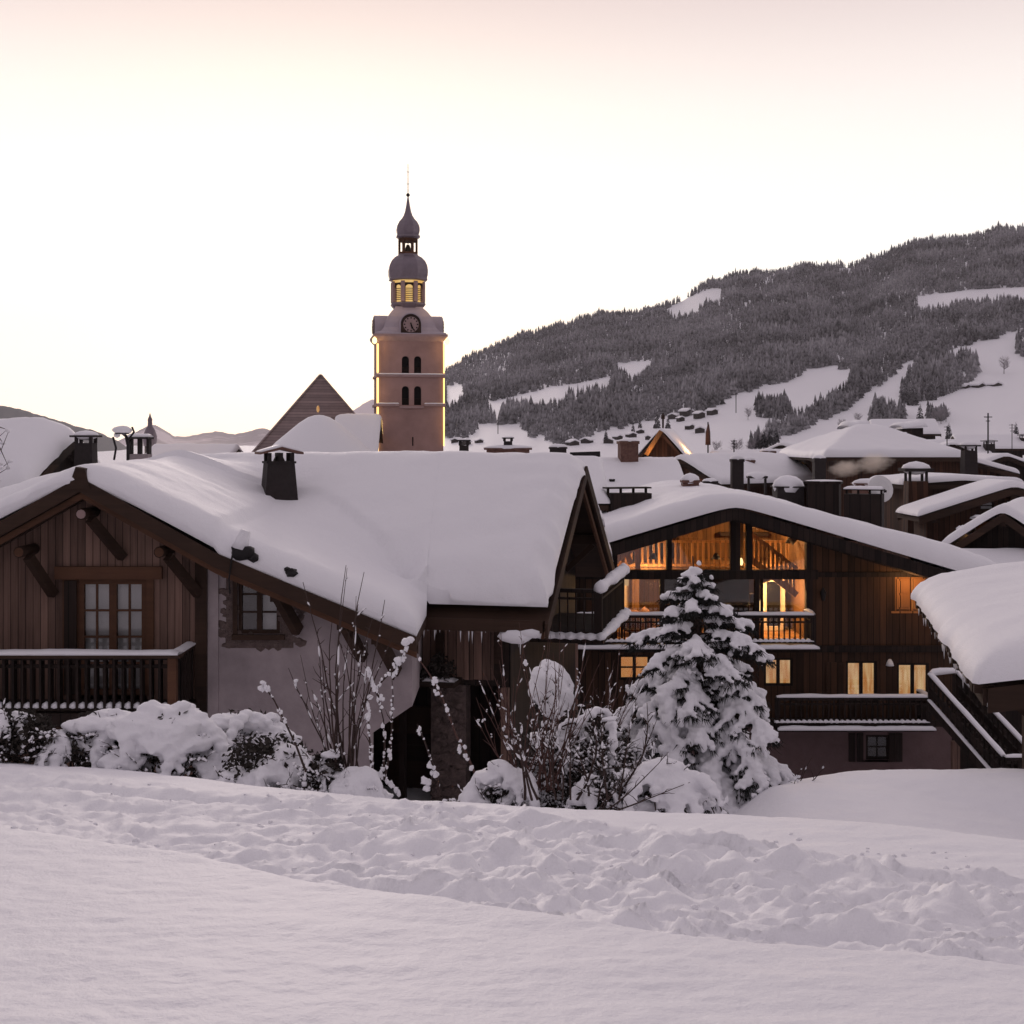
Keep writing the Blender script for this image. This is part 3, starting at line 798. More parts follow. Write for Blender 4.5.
# walls of the gable wing
f1 = lambda x: float(roof1(np.array(x)))-.17
xc = PX(208, 24)
dw = (PX(70, 24)+.16, PX(148, 24)-.02, -4.78, PZ(579, 24))      # french window opening
mb = MB(); wall_panel(mb, -12.2, xc, -7.6, f1, [dw], 24, 24.2, [AX, xk]); mb.build('timber_wall', WOOD_L, L, False, True)
mb = MB(); mb.box(-12.2, -12.0, 24.2, 31, -7.6, -3.3); mb.build('timber_wall', WOOD_L, L, False, True)
pw = (PX(238, 24), PX(280, 24)+.0, PZ(634, 24), PZ(573, 24))
xr = PX(412, 24)
mb = MB()
zlo = lambda x: -5.1
wall_panel(mb, xc+.002, xr, -5.0, f1, [pw], 24.0, 24.25, [xk]); wall_panel(mb, xc+.002, xr-.75, -7.6, lambda x: -5.0, [], 24.003, 24.253)
mb.prism([(xr-.75, -5.0), (xr-.75, -5.5), (xr-.02, -5.0)], 24.002, 24.25)
mb.build('plaster_wall', PLASTER, L, False, True)
mb = MB(); mb.box(xr-.25, xr, 24.25, 26.6, -5.0, -3.7); mb.build('plaster_wall', PLASTER, L, False, True)
mb = MB(); mb.box(xc-.22, xc-.002, 23.9, 24.0, -7.6, f1(xc)-.1); mb.build('corner_post', BEAM, L, False, True)
mb = MB(); mb.box(xc+.002, xc+.2, 23.96, 24.0, -7.6, f1(xc)-.15); mb.build('corner_pilaster', PLASTER, L, False, True)
# rough stone showing round the small window
mb = MB(); rs2 = random.Random(4)
for i in range(230):
    a = rs2.uniform(PX(218, 24), PX(302, 24)); z = rs2.uniform(PZ(648, 24), PZ(562, 24))
    if pw[0]-.02 < a < pw[1]+.02 and pw[2]-.02 < z < pw[3]+.02: continue
    if z > f1(a)-.25: continue
    mb.ico((a, 24.0, z), rs2.uniform(.06, .13), .03, rs2.uniform(.045, .09), .25, 1, rs2)
m_ = .10
mb.box(pw[0]-.22, pw[0]-.005, 23.988, 24.01, pw[2]-.22, pw[3]-.02); mb.box(pw[1]+.005, pw[1]+.24, 23.988, 24.01, pw[2]-.22, pw[3]-.2); mb.box(pw[0]-.23, pw[1]+.25, 23.986, 24.01, pw[2]-.26, pw[2]-.06)
mb.build('bare_stone_patch', STONE, L, False, True)
w1_ = window(L, *pw, 24.06, (1, 3), .07, .035, .10, BEAM, None, world=True, leaves=2)
pm_ = (pw[0]+pw[1])/2
for a_, b_, m_ in ((pw[0], pm_, BEAM), (pm_+.002, pw[1], CURTAIN)):
    q = MB(); q.box(a_, b_, 24.2, 24.23, pw[2], pw[3]); q.build('curtain_or_dark', m_, w1_, False, True)  # left half: dark board standing for the unlit room behind the open leaf
mb = MB(); mb.prism([(pw[0]-.09, pw[2]), (pw[0]-.003, pw[2]), (pw[0]-.003, pw[3]+.06), (pw[0]-.09, pw[3]-.1)], 23.95, 24.1)
mb.box(pw[0]-.1, pw[1]+.1, 23.9, 24.1, pw[2]-.10, pw[2]-.003); mb.box(pw[0]-.05, pw[1]+.08, 23.94, 24.1, pw[3]+.003, pw[3]+.13)
mb.build('window_lintel', BEAM, L, False, True)
# struts on the plaster side
for px_, py_, e in ((286, 592, .30), (352, 640, .34), (386, 655, .28)):
    x = PX(px_, 23.6); z = f1(x)-.02
    q = MB(); q.beam((x-.15, 23.3, z-.02), (x+.16, 23.95, z-.85), .16, .2); q.beam((x-.16, 23.3, z-.14), (x-.16, 24.05, z-.14), .16, .18); q.build('strut', BEAM, L, False, True)
# french window: two narrow leaves with white curtain, heavy posts
x0, x1, z0, z1 = dw
q = MB(); q.box(x0-.28, x0-.003, 23.94, 24.12, z0, z1+.12); q.box(x1+.003, x1+.14, 23.94, 24.12, z0, z1+.12)
q.box(x0-.42, x1+.3, 23.90, 24.12, z1+.003, z1+.24); q.box(x0-.003, x1+.003, 24.0, 24.18, z0-.1, z0-.003)
q.build('door_frame', BEAM_W, L, False, True)
fd = window(L, x0, x1, z0, z1, 24.03, (2, 4), .10, .04, .11, BEAM_W, CURTAIN, name='french_window', world=True, leaves=2, bk=.16)
q = MB(); q.box(x0-.24, x0-.01, 23.90, 23.938, z0+.03, z1-.02); q.build('shutter', WOOD_D, L, False, True)
# balcony
bx0, bx1, by = -12.2, PX(181, 22.8), 22.8
mb = MB(); mb.box(bx0, bx1, by, 23.99, -5.0, -4.86); mb.box(bx0, bx1-.1, by-.06, by-.003, -5.1, -4.86); mb.build('balcony_deck', WOOD_D, L, False, True)
rl = railing(L, (bx0, by, -4.86), (bx1-.12, by, -4.86), 1.0, .16, .09, .1, WOOD_D, 0, 'balcony_railing', 9, solid=True, snowlow=True)
q = MB(); snow_bar(q, (bx0, by, -3.81), (bx1-.02, by, -3.81), .34, .075, 40, 2); snow_bar(q, (bx1-.1, by, -3.81), (bx1-.1, 23.9, -3.81), .2, .07, 10, 4); q.build('rail_snow', SNOW, rl, True, True)
q = MB(); q.box(bx0, bx1+.02, by-.14, by+.14, -3.87, -3.812); q.beam((bx1-.1, by+.15, -3.84), (bx1-.1, 23.98, -3.84), .14, .055); q.build('rail_board', BEAM, rl, False, True)
railing(L, (bx1-.12, by+.15, -4.86), (bx1-.12, 23.9, -4.86), 1.0, .16, .09, .09, WOOD_D, 0, 'balcony_railing', 9, solid=True)
q = MB(); q.box(bx1-.21, bx1-.06, by-.12, by+.02, -5.6, -3.875); q.build('balcony_post', BEAM_W, L, False, True)
# snow-topped iron finial lying on the barge and the little vent lower down
x, z = PX(243, 22.9), PZ(552, 22.9)
q = MB(); q.ico((x, 22.93, z-.02), .22, .13, .13, .25, 2, rs2); q.ico((x-.12, 22.93, z+.02), .1, .1, .13, .2, 1, rs2); q.ico((x+.18, 22.93, z-.1), .12, .1, .1, .2, 1, rs2)
q.tube([(x-.2, 22.93, z-.05), (x-.26, 22.93, z-.5), (x-.24, 22.93, z-.75)], .015, 5)
gb_ = q.build('gutter_hopper', IRON, L, True, True)
q = MB(); q.tube([(x-.06, 22.95, z+.06), (x-.02, 22.95, z+.22), (x+.04, 22.95, z+.38)], [.16, .13, .09], 8); q.build('hopper_snow', SNOW, gb_, True, True)
x, z = PX(291, 22.95), PZ(572, 22.95)
q = MB(); q.ico((x, 22.95, z-.02), .13, .1, .10, .3, 2, rs2); q.ico((x-.07, 22.95, z+.05), .07, .07, .06, .3, 1, rs2); q.build('roof_hook', IRON, L, False, True)

# ---- long wing (local frame of W2: x along the ridge, gable at x=0, front eave at y=-L2)
def B2(mb, nm, m, par=L, sm=False): return mb.xf(W2).build(nm, m, par, sm, True)
r2f = lambda y: Z2-S2*abs(y)
mb = MB(); mb.prismx([(-L2, r2f(L2)), (0, Z2), (L2, r2f(L2)), (L2, r2f(L2)-.16), (0, Z2-.16), (-L2, r2f(L2)-.16)], -10.3, 0); mb.prismx([(-L2, r2f(L2)-1.1), (0, Z2-1.1), (L2, r2f(L2)-1.1), (L2, r2f(L2)-1.26), (0, Z2-1.26), (-L2, r2f(L2)-1.26)], -M2, -10.303); B2(mb, 'roof', BEAM)
for s in (-1, 1):
    q = MB(); q.prismx([(0, Z2+.05), (s*(L2+.12), r2f(L2+.12)+.03), (s*(L2+.12), r2f(L2+.12)-.28), (0, Z2-.24)], .003, .06); B2(q, 'barge_board', BEAM)
    q = MB(); q.prismx([(0, Z2-.30), (s*(L2-.1), r2f(L2-.1)-.30), (s*(L2-.1), r2f(L2-.1)-.44), (0, Z2-.46)], -.12, -.05); B2(q, 'barge_board', BEAM_W)
q = MB(); q.box(-10.3, -.05, -L2-.08, -L2-.003, r2f(L2)-.24, r2f(L2)+.0); B2(q, 'fascia', BEAM)
# gable wall, front wall, back wall
yw = 4.0
mb = MB(); mb.prismx([(-yw, -11.6), (-yw, r2f(yw)-.16), (0, Z2-.17), (yw, r2f(yw)-.16), (yw, -11.6)], -1.1, -.9); B2(mb, 'timber_wall', WOOD_D)
mb = MB(); mb.box(-10.2, -1.1, -yw, -yw+.2, -4.95, r2f(yw)-.17); mb.box(-15, -10.2, -yw, -yw+.2, -4.95, r2f(yw)-1.3); B2(mb, 'timber_wall', WOOD_L)
mb = MB(); mb.box(-10.2, -1.1, yw-.2, yw, -7.6, r2f(yw)-.17); B2(mb, 'timber_wall', WOOD_D)
mb = MB(); mb.box(-15, -1.1, -yw+1.2, -yw+1.4, -9.5, -4.95); mb.box(-15, -1.0, -yw+.003, -yw+1.2, -5.07, -4.955); B2(mb, 'lower_wall', WOOD_D)
for i in range(5):        # wall posts under the eave
    xx = -1.15-i*.62; q = MB(); q.box(xx-.09, xx+.09, -yw-.07, -yw-.003, -4.95, r2f(yw)-.2); B2(q, 'wall_post', WOOD_L if i % 2 else BEAM)
q = MB(); q.box(-6, -1.0, -yw-.1, -yw-.073, r2f(yw)-.62, r2f(yw)-.45); B2(q, 'wall_beam', BEAM)
# flower shelf with dead foliage
q = MB(); q.box(-4.4, -1.9, -yw-.75, -yw-.075, -5.0, -4.9); sh = B2(q, 'flower_shelf', BEAM)
q = MB(); rs3 = random.Random(8)
def leaf_quad(q, c, s, rng):
    a = Vector((rng.gauss(0, 1), rng.gauss(0, 1), rng.gauss(0, 1))).normalized(); b = a.cross(Vector((rng.gauss(0, 1), rng.gauss(0, 1), rng.gauss(0, 1)))).normalized()
    c = Vector(c); q.add([c-a*s, c+b*s*.45, c+a*s, c-b*s*.45], [(0, 1, 2, 3)])
for i in range(1500):
    xx = rs3.uniform(-4.35, -2.0); hh_ = .32+.16*math.sin(xx*5)+.1*math.sin(xx*13+1)
    leaf_quad(q, (xx, rs3.uniform(-yw-.72, -yw-.15), -4.9+rs3.random()**.8*hh_), rs3.uniform(.03, .075), rs3)
B2(q, 'dead_foliage', LEAFD, sh)
q = MB(); snow_bar(q, (-2.75, -yw-.5, -4.9), (-1.92, -yw-.5, -4.9), .35, .05, 10); B2(q, 'shelf_snow', SNOW, sh, True)
# stone pier, lower posts and doors in the undercroft
q = MB()
for i in range(120): q.ico((rs3.uniform(-2.5, -1.95), -yw-.02, rs3.uniform(-8, -5.1)), rs3.uniform(.08, .16), .06, rs3.uniform(.06, .11), .25, 1, rs3)
q.box(-2.6, -1.85, -yw+.0, -yw+.4, -9, -5.08); B2(q, 'stone_pier', STONE)
for xx, w_, m_ in ((-4.45, .2, WOOD_L), (-3.2, .12, WOOD_D), (-1.0, .16, WOOD_L)):
    q = MB(); q.box(xx-w_/2, xx+w_/2, -yw-.12, -yw+.06, -9, -5.08); B2(q, 'undercroft_post', m_)
q = MB(); q.box(-3.95, -2.75, -yw+1.13, -yw+1.19, -8.4, -5.8); q.box(-3.85, -2.85, -yw+1.10, -yw+1.128, -6.75, -6.65); B2(q, 'undercroft_door', BEAM)
q = MB(); icicles(q, (-4.6, -L2-.06, r2f(L2)-.2), (-.3, -L2-.06, r2f(L2)-.2), 46, .1, .5, rs3); tag(B2(q, 'icicles', ICE, L, True), kind='stuff')
q = MB(); q.beam((-.15, -3.3, -3.2), (-.6, -3.0, -3.0), .2, .2)
# snow patch caught on the fascia
q = MB(); q.ico((-.62, -L2-.03, r2f(L2)-.33), .34, .12, .15, .15, 2, rs3); q.ico((-.3, -L2-.03, r2f(L2)-.25), .25, .1, .1, .1, 2, rs3); B2(q, 'eave_snow', SNOWC2, L, True)
# brackets in the gable
for yy in (-2.6, 0, 2.6):
    q = MB(); q.box(-.9, -.1, yy-.1, yy+.1, r2f(yy)-.42, r2f(yy)-.2); q.beam((-.2, yy, r2f(yy)-.45), (-.9, yy, r2f(yy)-1.1), .14, .14); B2(q, 'strut', BEAM)
# side balcony on the gable
q = MB(); q.box(-.9, .75, -2.2, 1.6, -4.42, -4.28); bd = B2(q, 'balcony_deck', WOOD_D)
for a, b in (((.68, -2.15, -4.28), (.68, 1.55, -4.28)), ((-.85, -2.15, -4.28), (.6, -2.15, -4.28))):
    railing(L, W2 @ Vector(a), W2 @ Vector(b), 1.0, .17, .06, .08, WOOD_D, 0, 'balcony_railing', 1.9)
q = MB()
for a, b, s in (((.68, -2.2, -3.23), (.68, 1.6, -3.23), .16), ((.72, -2.25, -4.27), (.72, 1.65, -4.27), .13)):
    a = Vector(a); b = Vector(b)
    for i in range(16):
        c = a.lerp(b, i/15); k = 1+.45*noise.noise(c*2.3); q.ico(c+Vector((.02, 0, s*.3)), .17*k, .2, s*k, .1, 1, rs3)
for i in range(8): c = Vector((-.85, -2.2, -4.26)).lerp(Vector((.7, -2.2, -4.26)), i/7); q.ico(c, .16, .18, .10, .1, 1, rs3)
q.xf(W2); blobmesh('balcony_snow', q, SNOWC2, bd, .035, 5, True)
q = MB(); q.box(-.86, -.6, -2.1, -1.2, -4.27, -3.1)
# chimney standing in the valley of the roof
chimney(L, (PX(279, 28.8), 28.8, PZ(484, 28.8)), .60, .60, .78, 'hood', rot=.35)
# ================================================================ CHALET WITH THE LIT GLAZED GABLE
C = thing('chalet', 'dark timber chalet with lit glazed gable and two snow-lined balconies behind the snowy spruce', 'house', (6.5, 40, -11))
CX, CZ, CS, CY0, CY1 = 6.76, -2.05, .30, 38.8, 52.5
CXL, CXR = -1.2, 14.9
roof3 = lambda x: CZ-CS*abs(x-CX)
def zf3(X, Y):
    dx = X-CX; return CZ-CS*(np.sqrt(dx*dx+.35**2)-.35)
snow_sheet(zf3, CXL-.05, CXR+.1, CY0-.08, CY1, .56, .55, 70, 46, .16, 4, .06, 'roof_snow', C, None, True, thf=lambda X, Y: 1-.28*np.exp(-((X-CX)/.8)**2)+.18*sstep(10, 13, X))
pl = [(CXL, roof3(CXL)), (CX, CZ), (CXR, roof3(CXR))]
mb = MB(); mb.prism(pl+[(x, z-.2) for x, z in reversed(pl)], CY0, CY1); mb.build('roof', BEAM, C, False, True)
for (xa, za), (xb, zb) in zip(pl, pl[1:]):
    q = MB(); q.prism([(xa, za+.02), (xb, zb+.02), (xb, zb-.36), (xa, za-.36)], CY0-.05, CY0-.003); q.build('barge_board', WOOD_D, C, False, True)
    q = MB(); q.prism([(xa, za-.203), (xb, zb-.203), (xb, zb-.42), (xa, za-.42)], 39.5, 39.58); q.build('barge_board', WOOD_D, C, False, True)
f3 = lambda x: roof3(x)-.203
def cz(py): return PZ(py, 40)
def cx(px): return PX(px, 40)
GX0, GX1 = cx(616), cx(808)
wins = dict(a=(cx(619), cx(650), cz(680), cz(655)), b=(cx(764), cx(793), cz(686), cz(658)), c=(cx(846), cx(877), cz(703), cz(661)), d=(cx(897), cx(929), cz(703), cz(663)), e=(cx(895), cx(928), cz(611), cz(577)))
mb = MB(); wall_panel(mb, -.4, 13.75, -8.95, f3, [(GX0, GX1, -6.42, 99)]+list(wins.values()), 40, 40.2, [CX]); mb.build('timber_wall', WOOD_R, C, False, True)
bw = (cx(866), cx(890), cz(760), cz(735))
mb = MB(); wall_panel(mb, -.4, 13.75, -12, lambda x: -8.953, [bw], 40.02, 40.2); mb.build('plaster_wall', PLASTER_R, C, False, True)
mb = MB(); mb.box(13.55, 13.75, 40.2, 52, -12, f3(13.75)); mb.box(-.4, -.2, 40.2, 52, -12, f3(-.4)); mb.build('side_wall', WOOD_R, C, False, True)
# beams that divide the glazing
def beam_(x0, x1, z0, z1, y0=39.9, y1=40.16, nm='beam', m=WOOD_D):
    q = MB(); q.box(x0, x1, y0, y1, z0, z1); return q.build(nm, m, C, False, True)
beam_(GX0-1.5, GX1+.3, cz(579), cz(570)); beam_(GX0-.5, 13.75, -6.62, -6.42); beam_(GX1+.302, 13.75, cz(577), cz(572), 39.95, 39.998)
beam_(-.4, 13.75, -8.95, -8.75, 39.94, 39.998)
for px_, w_ in ((614, .2), (669, .16), (735, .30), (749, .18), (809, .2)):
    x = cx(px_); q = MB(); q.prism([(x-w_/2, cz(570)+.003), (x+w_/2, cz(570)+.003), (x+w_/2, f3(x)-.02), (x-w_/2, f3(x)-.02)], 39.9, 40.16); q.build('post', WOOD_D, C, False, True)
for px_, w_ in ((614, .2), (622, .06), (662, .14), (700, .1), (757, .14), (762, .06), (809, .2)):
    x = cx(px_); beam_(x-w_/2, x+w_/2, -6.41, cz(579)-.003, 39.93, 40.14, 'post')
q = MB()
def pane(x0, x1, z0, zt):
    g_ = MB(); g_.prism([(x0, z0), (x1, z0), (x1, zt(x1)), (x0, zt(x0))], 40.05, 40.06); g_.build('pane', GLASS, C, False, True)
up = lambda x: f3(x)-.01
pane(cx(616), cx(668), cz(570), up); pane(cx(671), cx(731), cz(570), up); pane(cx(739), cx(747), cz(570), up); pane(cx(751), cx(807), cz(570), up)
for a, b in ((616, 660), (664, 699), (701, 755), (759, 807)): pane(cx(a), cx(b), -6.41, lambda x: cz(579)-.004)
# the room behind the glass: floor, gallery, stair rail, hearth, lamps
q = MB(); q.box(GX0-.5, GX1+.4, 40.21, 46.2, -6.62, -6.44); q.build('room_floor', ROOM, C, False, True)
q = MB(); wall_panel(q, GX0-.5, GX1+.4, -6.43, f3, [], 46.2, 46.35, [CX]); q.build('room_wall', ROOMD, C, False, True)
for a, b in ((GX0-.5, GX0-.35), (GX1+.25, GX1+.4)):
    q = MB(); q.box(a, b, 40.21, 46.2, -6.43, f3(a)-.02); q.build('room_wall', ROOMD, C, False, True)
q = MB(); q.prism([(GX0-.35, f3(GX0-.35)-.03), (CX, f3(CX)-.03), (GX1+.25, f3(GX1+.25)-.03), (GX1+.25, f3(GX1+.25)-.1), (CX, f3(CX)-.1), (GX0-.35, f3(GX0-.35)-.1)], 40.21, 46.2); q.build('room_ceiling', ROOMD, C, False, True)
q = MB(); q.box(GX0-.34, GX1+.24, 42.6, 46.19, -4.42, -4.25); q.build('gallery', ROOMD, C, False, True)
q = MB()
for i in range(34):
    x = GX0-.2+i*.185
    if x < GX1+.1: q.box(x-.035, x+.035, 42.62, 42.67, -4.25, -3.42)
q.box(GX0-.3, GX1+.2, 42.6, 42.7, -3.42, -3.34); q.box(GX0-.3, GX1+.2, 42.61, 42.68, -4.2, -4.13); q.build('gallery_railing', ROOM, C, False, True)
q = MB(); a = Vector((cx(757)+.05, 41.3, -3.0)); b = Vector((cx(806), 41.3, -4.15))
q.beam(a, b, .08, .12); q.beam(a-Vector((0, 0, .85)), b-Vector((0, 0, .85)), .1, .2)
for i in range(11): c = a.lerp(b, (i+.3)/11); q.beam(c-Vector((0, 0, .85)), c, .07, .05)
q.build('stair_railing', ROOM, C, False, True)
q = MB(); q.beam((cx(617), 41.5, cz(566)), (cx(641), 41.5, cz(549)), .2, .22); q.beam((cx(628), 41.6, cz(549)), (cx(636), 41.6, cz(569)), .16, .16); q.box(cx(641), cx(646), 41.7, 41.85, -4.25, f3(cx(643))-.1)
q.build('roof_truss', ROOM, C, False, True)
WHITEW = m_plain('warm_white_wall', (.62, .50, .36), .8, 0, .1)
q = MB(); wall_panel(q, cx(781), cx(807), -6.43, lambda x: cz(596)+(x-cx(781))*.42 if x < cx(801) else cz(588), [(cx(787), cx(803), -6.3, cz(593))], 43.2, 43.4, [cx(801)]); q.build('hearth_surround', WHITEW, C, False, True)
q = MB(); q.box(cx(787), cx(803), 43.41, 43.5, -6.4, cz(592)); q.build('hearth_opening', BLACK, C, False, True)
q = MB(); q.box(cx(623), cx(641), 44.0, 44.1, -6.43, cz(580)); q.build('partition', WHITEW, C, False, True)
q = MB(); q.box(cx(643), cx(651), 43.6, 43.7, -6.43, cz(580)); q.build('door_leaf', ROOMD, C, False, True)
q = MB(); q.box(cx(634), cx(640), 43.94, 43.99, cz(600), cz(592)); q.build('picture', LITC, C, False, True)
q = MB(); q.ico((cx(640), 42.3, -6.0), .5, .4, .42, .12, 2); q.ico((cx(652), 42.3, -5.95), .28, .3, .45, .1, 2); q.build('armchair', BEAM_W, C, True, True)
q = MB(); q.lathe([(.12, 0), (.03, .05), (.03, .5)], 10, (cx(769), 41.8, -6.0)); q.box(cx(764), cx(774), 41.6, 42.0, -6.43, -6.0); tl = q.build('side_table', ROOM, C, False, True)
q = MB(); q.lathe([(.22, 0), (.12, .3)], 12, (cx(769), 41.8, -5.55)); q.build('lamp_shade', LAMPG, tl, True, True)
q = MB(); q.lathe([(.06, 0), (.09, .1), (.05, .22)], 10, (cx(742), 39.95+.32, cz(566))); q.build('post_lamp', LAMPG, C, True, True)
q = MB(); q.box(cx(738.5), cx(746.5), 40.5, 40.62, cz(570), f3(cx(742))-.12); q.build('lit_post', ROOM, C, False, True)
for nm, loc, e, r in (('room_lamp', (4.6, 42.2, -4.75), 260, .15), ('room_lamp', (8.5, 42.2, -4.9), 300, .15), ('gallery_lamp', (8.3, 43.9, -2.95), 330, .15), ('gallery_lamp', (4.4, 43.4, -3.6), 190, .12), ('post_uplight', (cx(742), 40.3, cz(564)), 30, .05), ('wall_lamp', (cx(906), 39.3, cz(578)), 40, .06), ('door_lamp', (cx(887), 39.7, cz(660)), .6, .05)):
    l = bpy.data.lights.new(nm, 'POINT'); l.energy = e; l.shadow_soft_size = r; l.color = (1, .56, .23)
    lo = bpy.data.objects.new(nm, l); COL.objects.link(lo); lo.location = Vector(loc)-Vector(C.location); lo.parent = C
# dark shelves, and dark wood panels added behind the middle panes to dim them
for a, b, y_, z0_, z1_, m_, nm in ((664, 700, 40.45, -6.42, cz(580), WOOD_D, 'dark_panel'), (706, 752, 40.5, -6.42, cz(581), WOOD_D, 'dark_panel'), (676, 690, 45.6, -4.25, -3.0, BLACK, 'cupboard'), (700, 728, 45.4, -4.25, -2.9, ROOMD, 'cupboard'), (648, 664, 44.6, -4.25, -3.3, BEAM, 'cupboard'), (759, 764, 41.5, -6.43, -5.0, BEAM, 'bookcase')):
    q = MB(); q.box(cx(a), cx(b), y_, y_+.35 if nm != 'dark_panel' else y_+.05, z0_, z1_)
    if nm != 'dark_panel':
        for k in range(3): q.box(cx(a)+.05, cx(b)-.05, y_-.04, y_-.003, z0_+.1+k*.4, z0_+.4+k*.4)
    q.build(nm, m_, C, False, True)
for px_, py_ in ((653, 556), (790, 540), (716, 556)):
    q = MB(); q.tube([P(px_, py_, 42), P(px_, py_-14, 42)], .012, 4); q.lathe([(.16, -.1), (.05, .1)], 10, P(px_, py_, 42)); q.build('pendant_lamp', IRON, C, True, True)
q = MB(); q.ico(P(793, 538, 41.6), .16, .12, .2, .2, 1); q.beam(P(786, 532, 41.6), P(800, 530, 41.6), .04, .04); q.build('hunting_trophy', BEAM, C, True, True)
for z_ in (cz(548), cz(532)):
    q = MB(); q.box(cx(751), cx(806), 45.8, 46.1, z_-.06, z_+.06); q.build('room_beam', BEAM, C, False, True)
# lit windows and doors
window(C, *wins['a'], 40.06, (1, 2), .07, .05, .1, WOOD_D, LITO, world=True, leaves=2)
window(C, *wins['b'], 40.06, (1, 1), .07, .05, .1, WOOD_D, LITC, world=True, leaves=2)
window(C, *wins['c'], 40.06, (1, 1), .07, .05, .1, WOOD_D, LITC, name='french_window', world=True, leaves=2)
window(C, *wins['d'], 40.06, (1, 1), .07, .05, .1, WOOD_D, LITC, name='french_window', world=True, leaves=2)
SHUT = m_timber('orange_shutters', (.16, .06, .02), (.36, .16, .06), .4)
x0, x1, z0, z1 = wins['e']; xm = (x0+x1)/2
window(C, x0, x1, z0, z1, 40.06, (1, 2), .06, .04, .1, SHUT, LITO, world=True, leaves=2, casing=.1)
for a, b in ((x0+.05, xm-.06), (xm+.06, x1-.05)):
    q = MB(); q.box(a, b, 39.985, 40.03, z0+.06, z1-.06); q.box(a+.05, b-.05, 39.97, 39.984, z0+.12, (z0+z1)/2-.04); q.box(a+.05, b-.05, 39.97, 39.984, (z0+z1)/2+.04, z1-.12); q.build('shutter', SHUT, C, False, True)
window(C, *bw, 40.1, (2, 2), .08, .04, .1, WOOD_D, BLACK, world=True, casing=.1)
for px_ in (852, 860, 892, 899):
    x = cx(px_); q = MB(); q.box(x-.1, x+.1, 39.97, 40.017, bw[2]-.05, bw[3]+.06); q.build('shutter', WOOD_D, C, False, True)
q = MB(); q.box(cx(826), cx(843), 39.95, 39.998, cz(722), cz(662)); q.build('shutter', WOOD_R, C, False, True)
q = MB(); q.lathe([(.04, .2), (.1, .1), (.13, 0)], 10, (cx(887), 39.7, cz(664))); q.build('door_lamp_shade', CURTAIN, C, True, True)
q = MB(); q.lathe([(.05, 0), (.1, .25), (.02, .4)], 8, (cx(822), 39.85, cz(600))); q.box(cx(822)-.03, cx(822)+.03, 39.85, 40, cz(592), cz(590)); q.build('wall_lantern', IRON, C, False, True)
# balconies
def balcony(x0, x1, zd, h, yb_=38.85):
    q = MB(); q.box(x0, x1+.12, yb_-.1, 39.93, zd-.16, zd); dk = q.build('balcony_deck', WOOD_D, C, False, True)
    q = MB(); snow_bar(q, (x0, yb_-.12, zd-.1), (x1+.14, yb_-.12, zd-.1), .22, .12, 50, 3); q.build('deck_snow', SNOW, dk, True, True)
    railing(C, (x0, yb_, zd), (x1, yb_, zd), h, .16, .075, .09, WOOD_D, .10, 'balcony_railing', 3, snowlow=True)
    railing(C, (x1, yb_+.1, zd), (x1, 39.9, zd), h, .16, .075, .09, WOOD_D, .09, 'balcony_railing', 3)
balcony(PX(574, 38.8), PX(814, 38.8), PZ(645, 38.8), .86)
balcony(PX(777, 38.8), PX(930, 38.8), PZ(726, 38.8), .82)
q = MB(); q.box(PX(571, 38.6), PX(578, 38.6), 38.6, 38.8, -11, PZ(644, 38.7)); q.build('balcony_post', WOOD_L, C, False, True)
# outside stair with snow-capped rails
S0, S1 = P(930, 705, 36.5), P(1004, 790, 33.5)
side = Vector((.9, .35, 0))
q = MB()
for s in (0, 1): q.beam(S0+side*s, S1+side*s, .08, .3)
for i in range(11):
    c = S0.lerp(S1, (i+.5)/11); q.beam(c-side*.02+Vector((0, 0, .1)), c+side*1.02+Vector((0, 0, .1)), .3, .05)
st = q.build('staircase', WOOD_D, C, False, True)
q = MB(); snow_bar(q, S0+Vector((-.05, -.05, .15)), S1+Vector((-.05, -.05, .15)), .12, .06, 26, 1); q.build('stringer_snow', SNOW, st, True, True)
hh_ = .83
for s in (0, 1):
    a, b = S0+side*s, S1+side*s
    q = MB(); q.beam(a+Vector((0, 0, hh_)), b+Vector((0, 0, hh_)), .1, .1); q.beam(a+Vector((0, 0, .42)), b+Vector((0, 0, .42)), .05, .18)
    q.beam(a-Vector((0, 0, .1)), a+Vector((0, 0, hh_+.05)), .1, .1); q.beam(b-Vector((0, 0, .8)), b+Vector((0, 0, hh_+.05)), .1, .1)
    for i in range(1, 16):
        c = a.lerp(b, i/16); q.beam(c, c+Vector((0, 0, hh_)), .05, .05)
    rr = q.build('stair_railing', WOOD_D, C, False, True)
    q = MB(); snow_bar(q, a+Vector((0, 0, hh_+.05)), b+Vector((0, 0, hh_+.05)), .17, .09, 24, s)
    if s == 0: snow_bar(q, a+Vector((0, 0, hh_+.02)), a+Vector((.85, .3, hh_+.05)), .2, .15, 8, 4)
    q.build('rail_snow', SNOW, rr, True, True)
q = MB(); q.box(S1.x-.1, S1.x+2.5, S1.y-.1, S1.y+1.2, S1.z-.2, S1.z); q.beam(S1+Vector((0, -.05, hh_)), S1+Vector((2.4, -.05, hh_)), .1, .1)
for i in range(14): q.box(S1.x+i*.17, S1.x+i*.17+.05, S1.y-.08, S1.y-.03, S1.z, S1.z+hh_)
q.build('landing', WOOD_D, C, False, True)
q = MB(); snow_bar(q, S1+Vector((0, -.05, hh_+.05)), S1+Vector((2.4, -.05, hh_+.05)), .17, .09, 10, 2); q.build('landing_snow', SNOW, C, True, True)
q = MB(); q.box(PX(953, 37.4), PX(960, 37.4), 37.4, 37.6, -11.5, PZ(742, 37.4)); q.build('stair_post', WOOD_L, C, False, True)
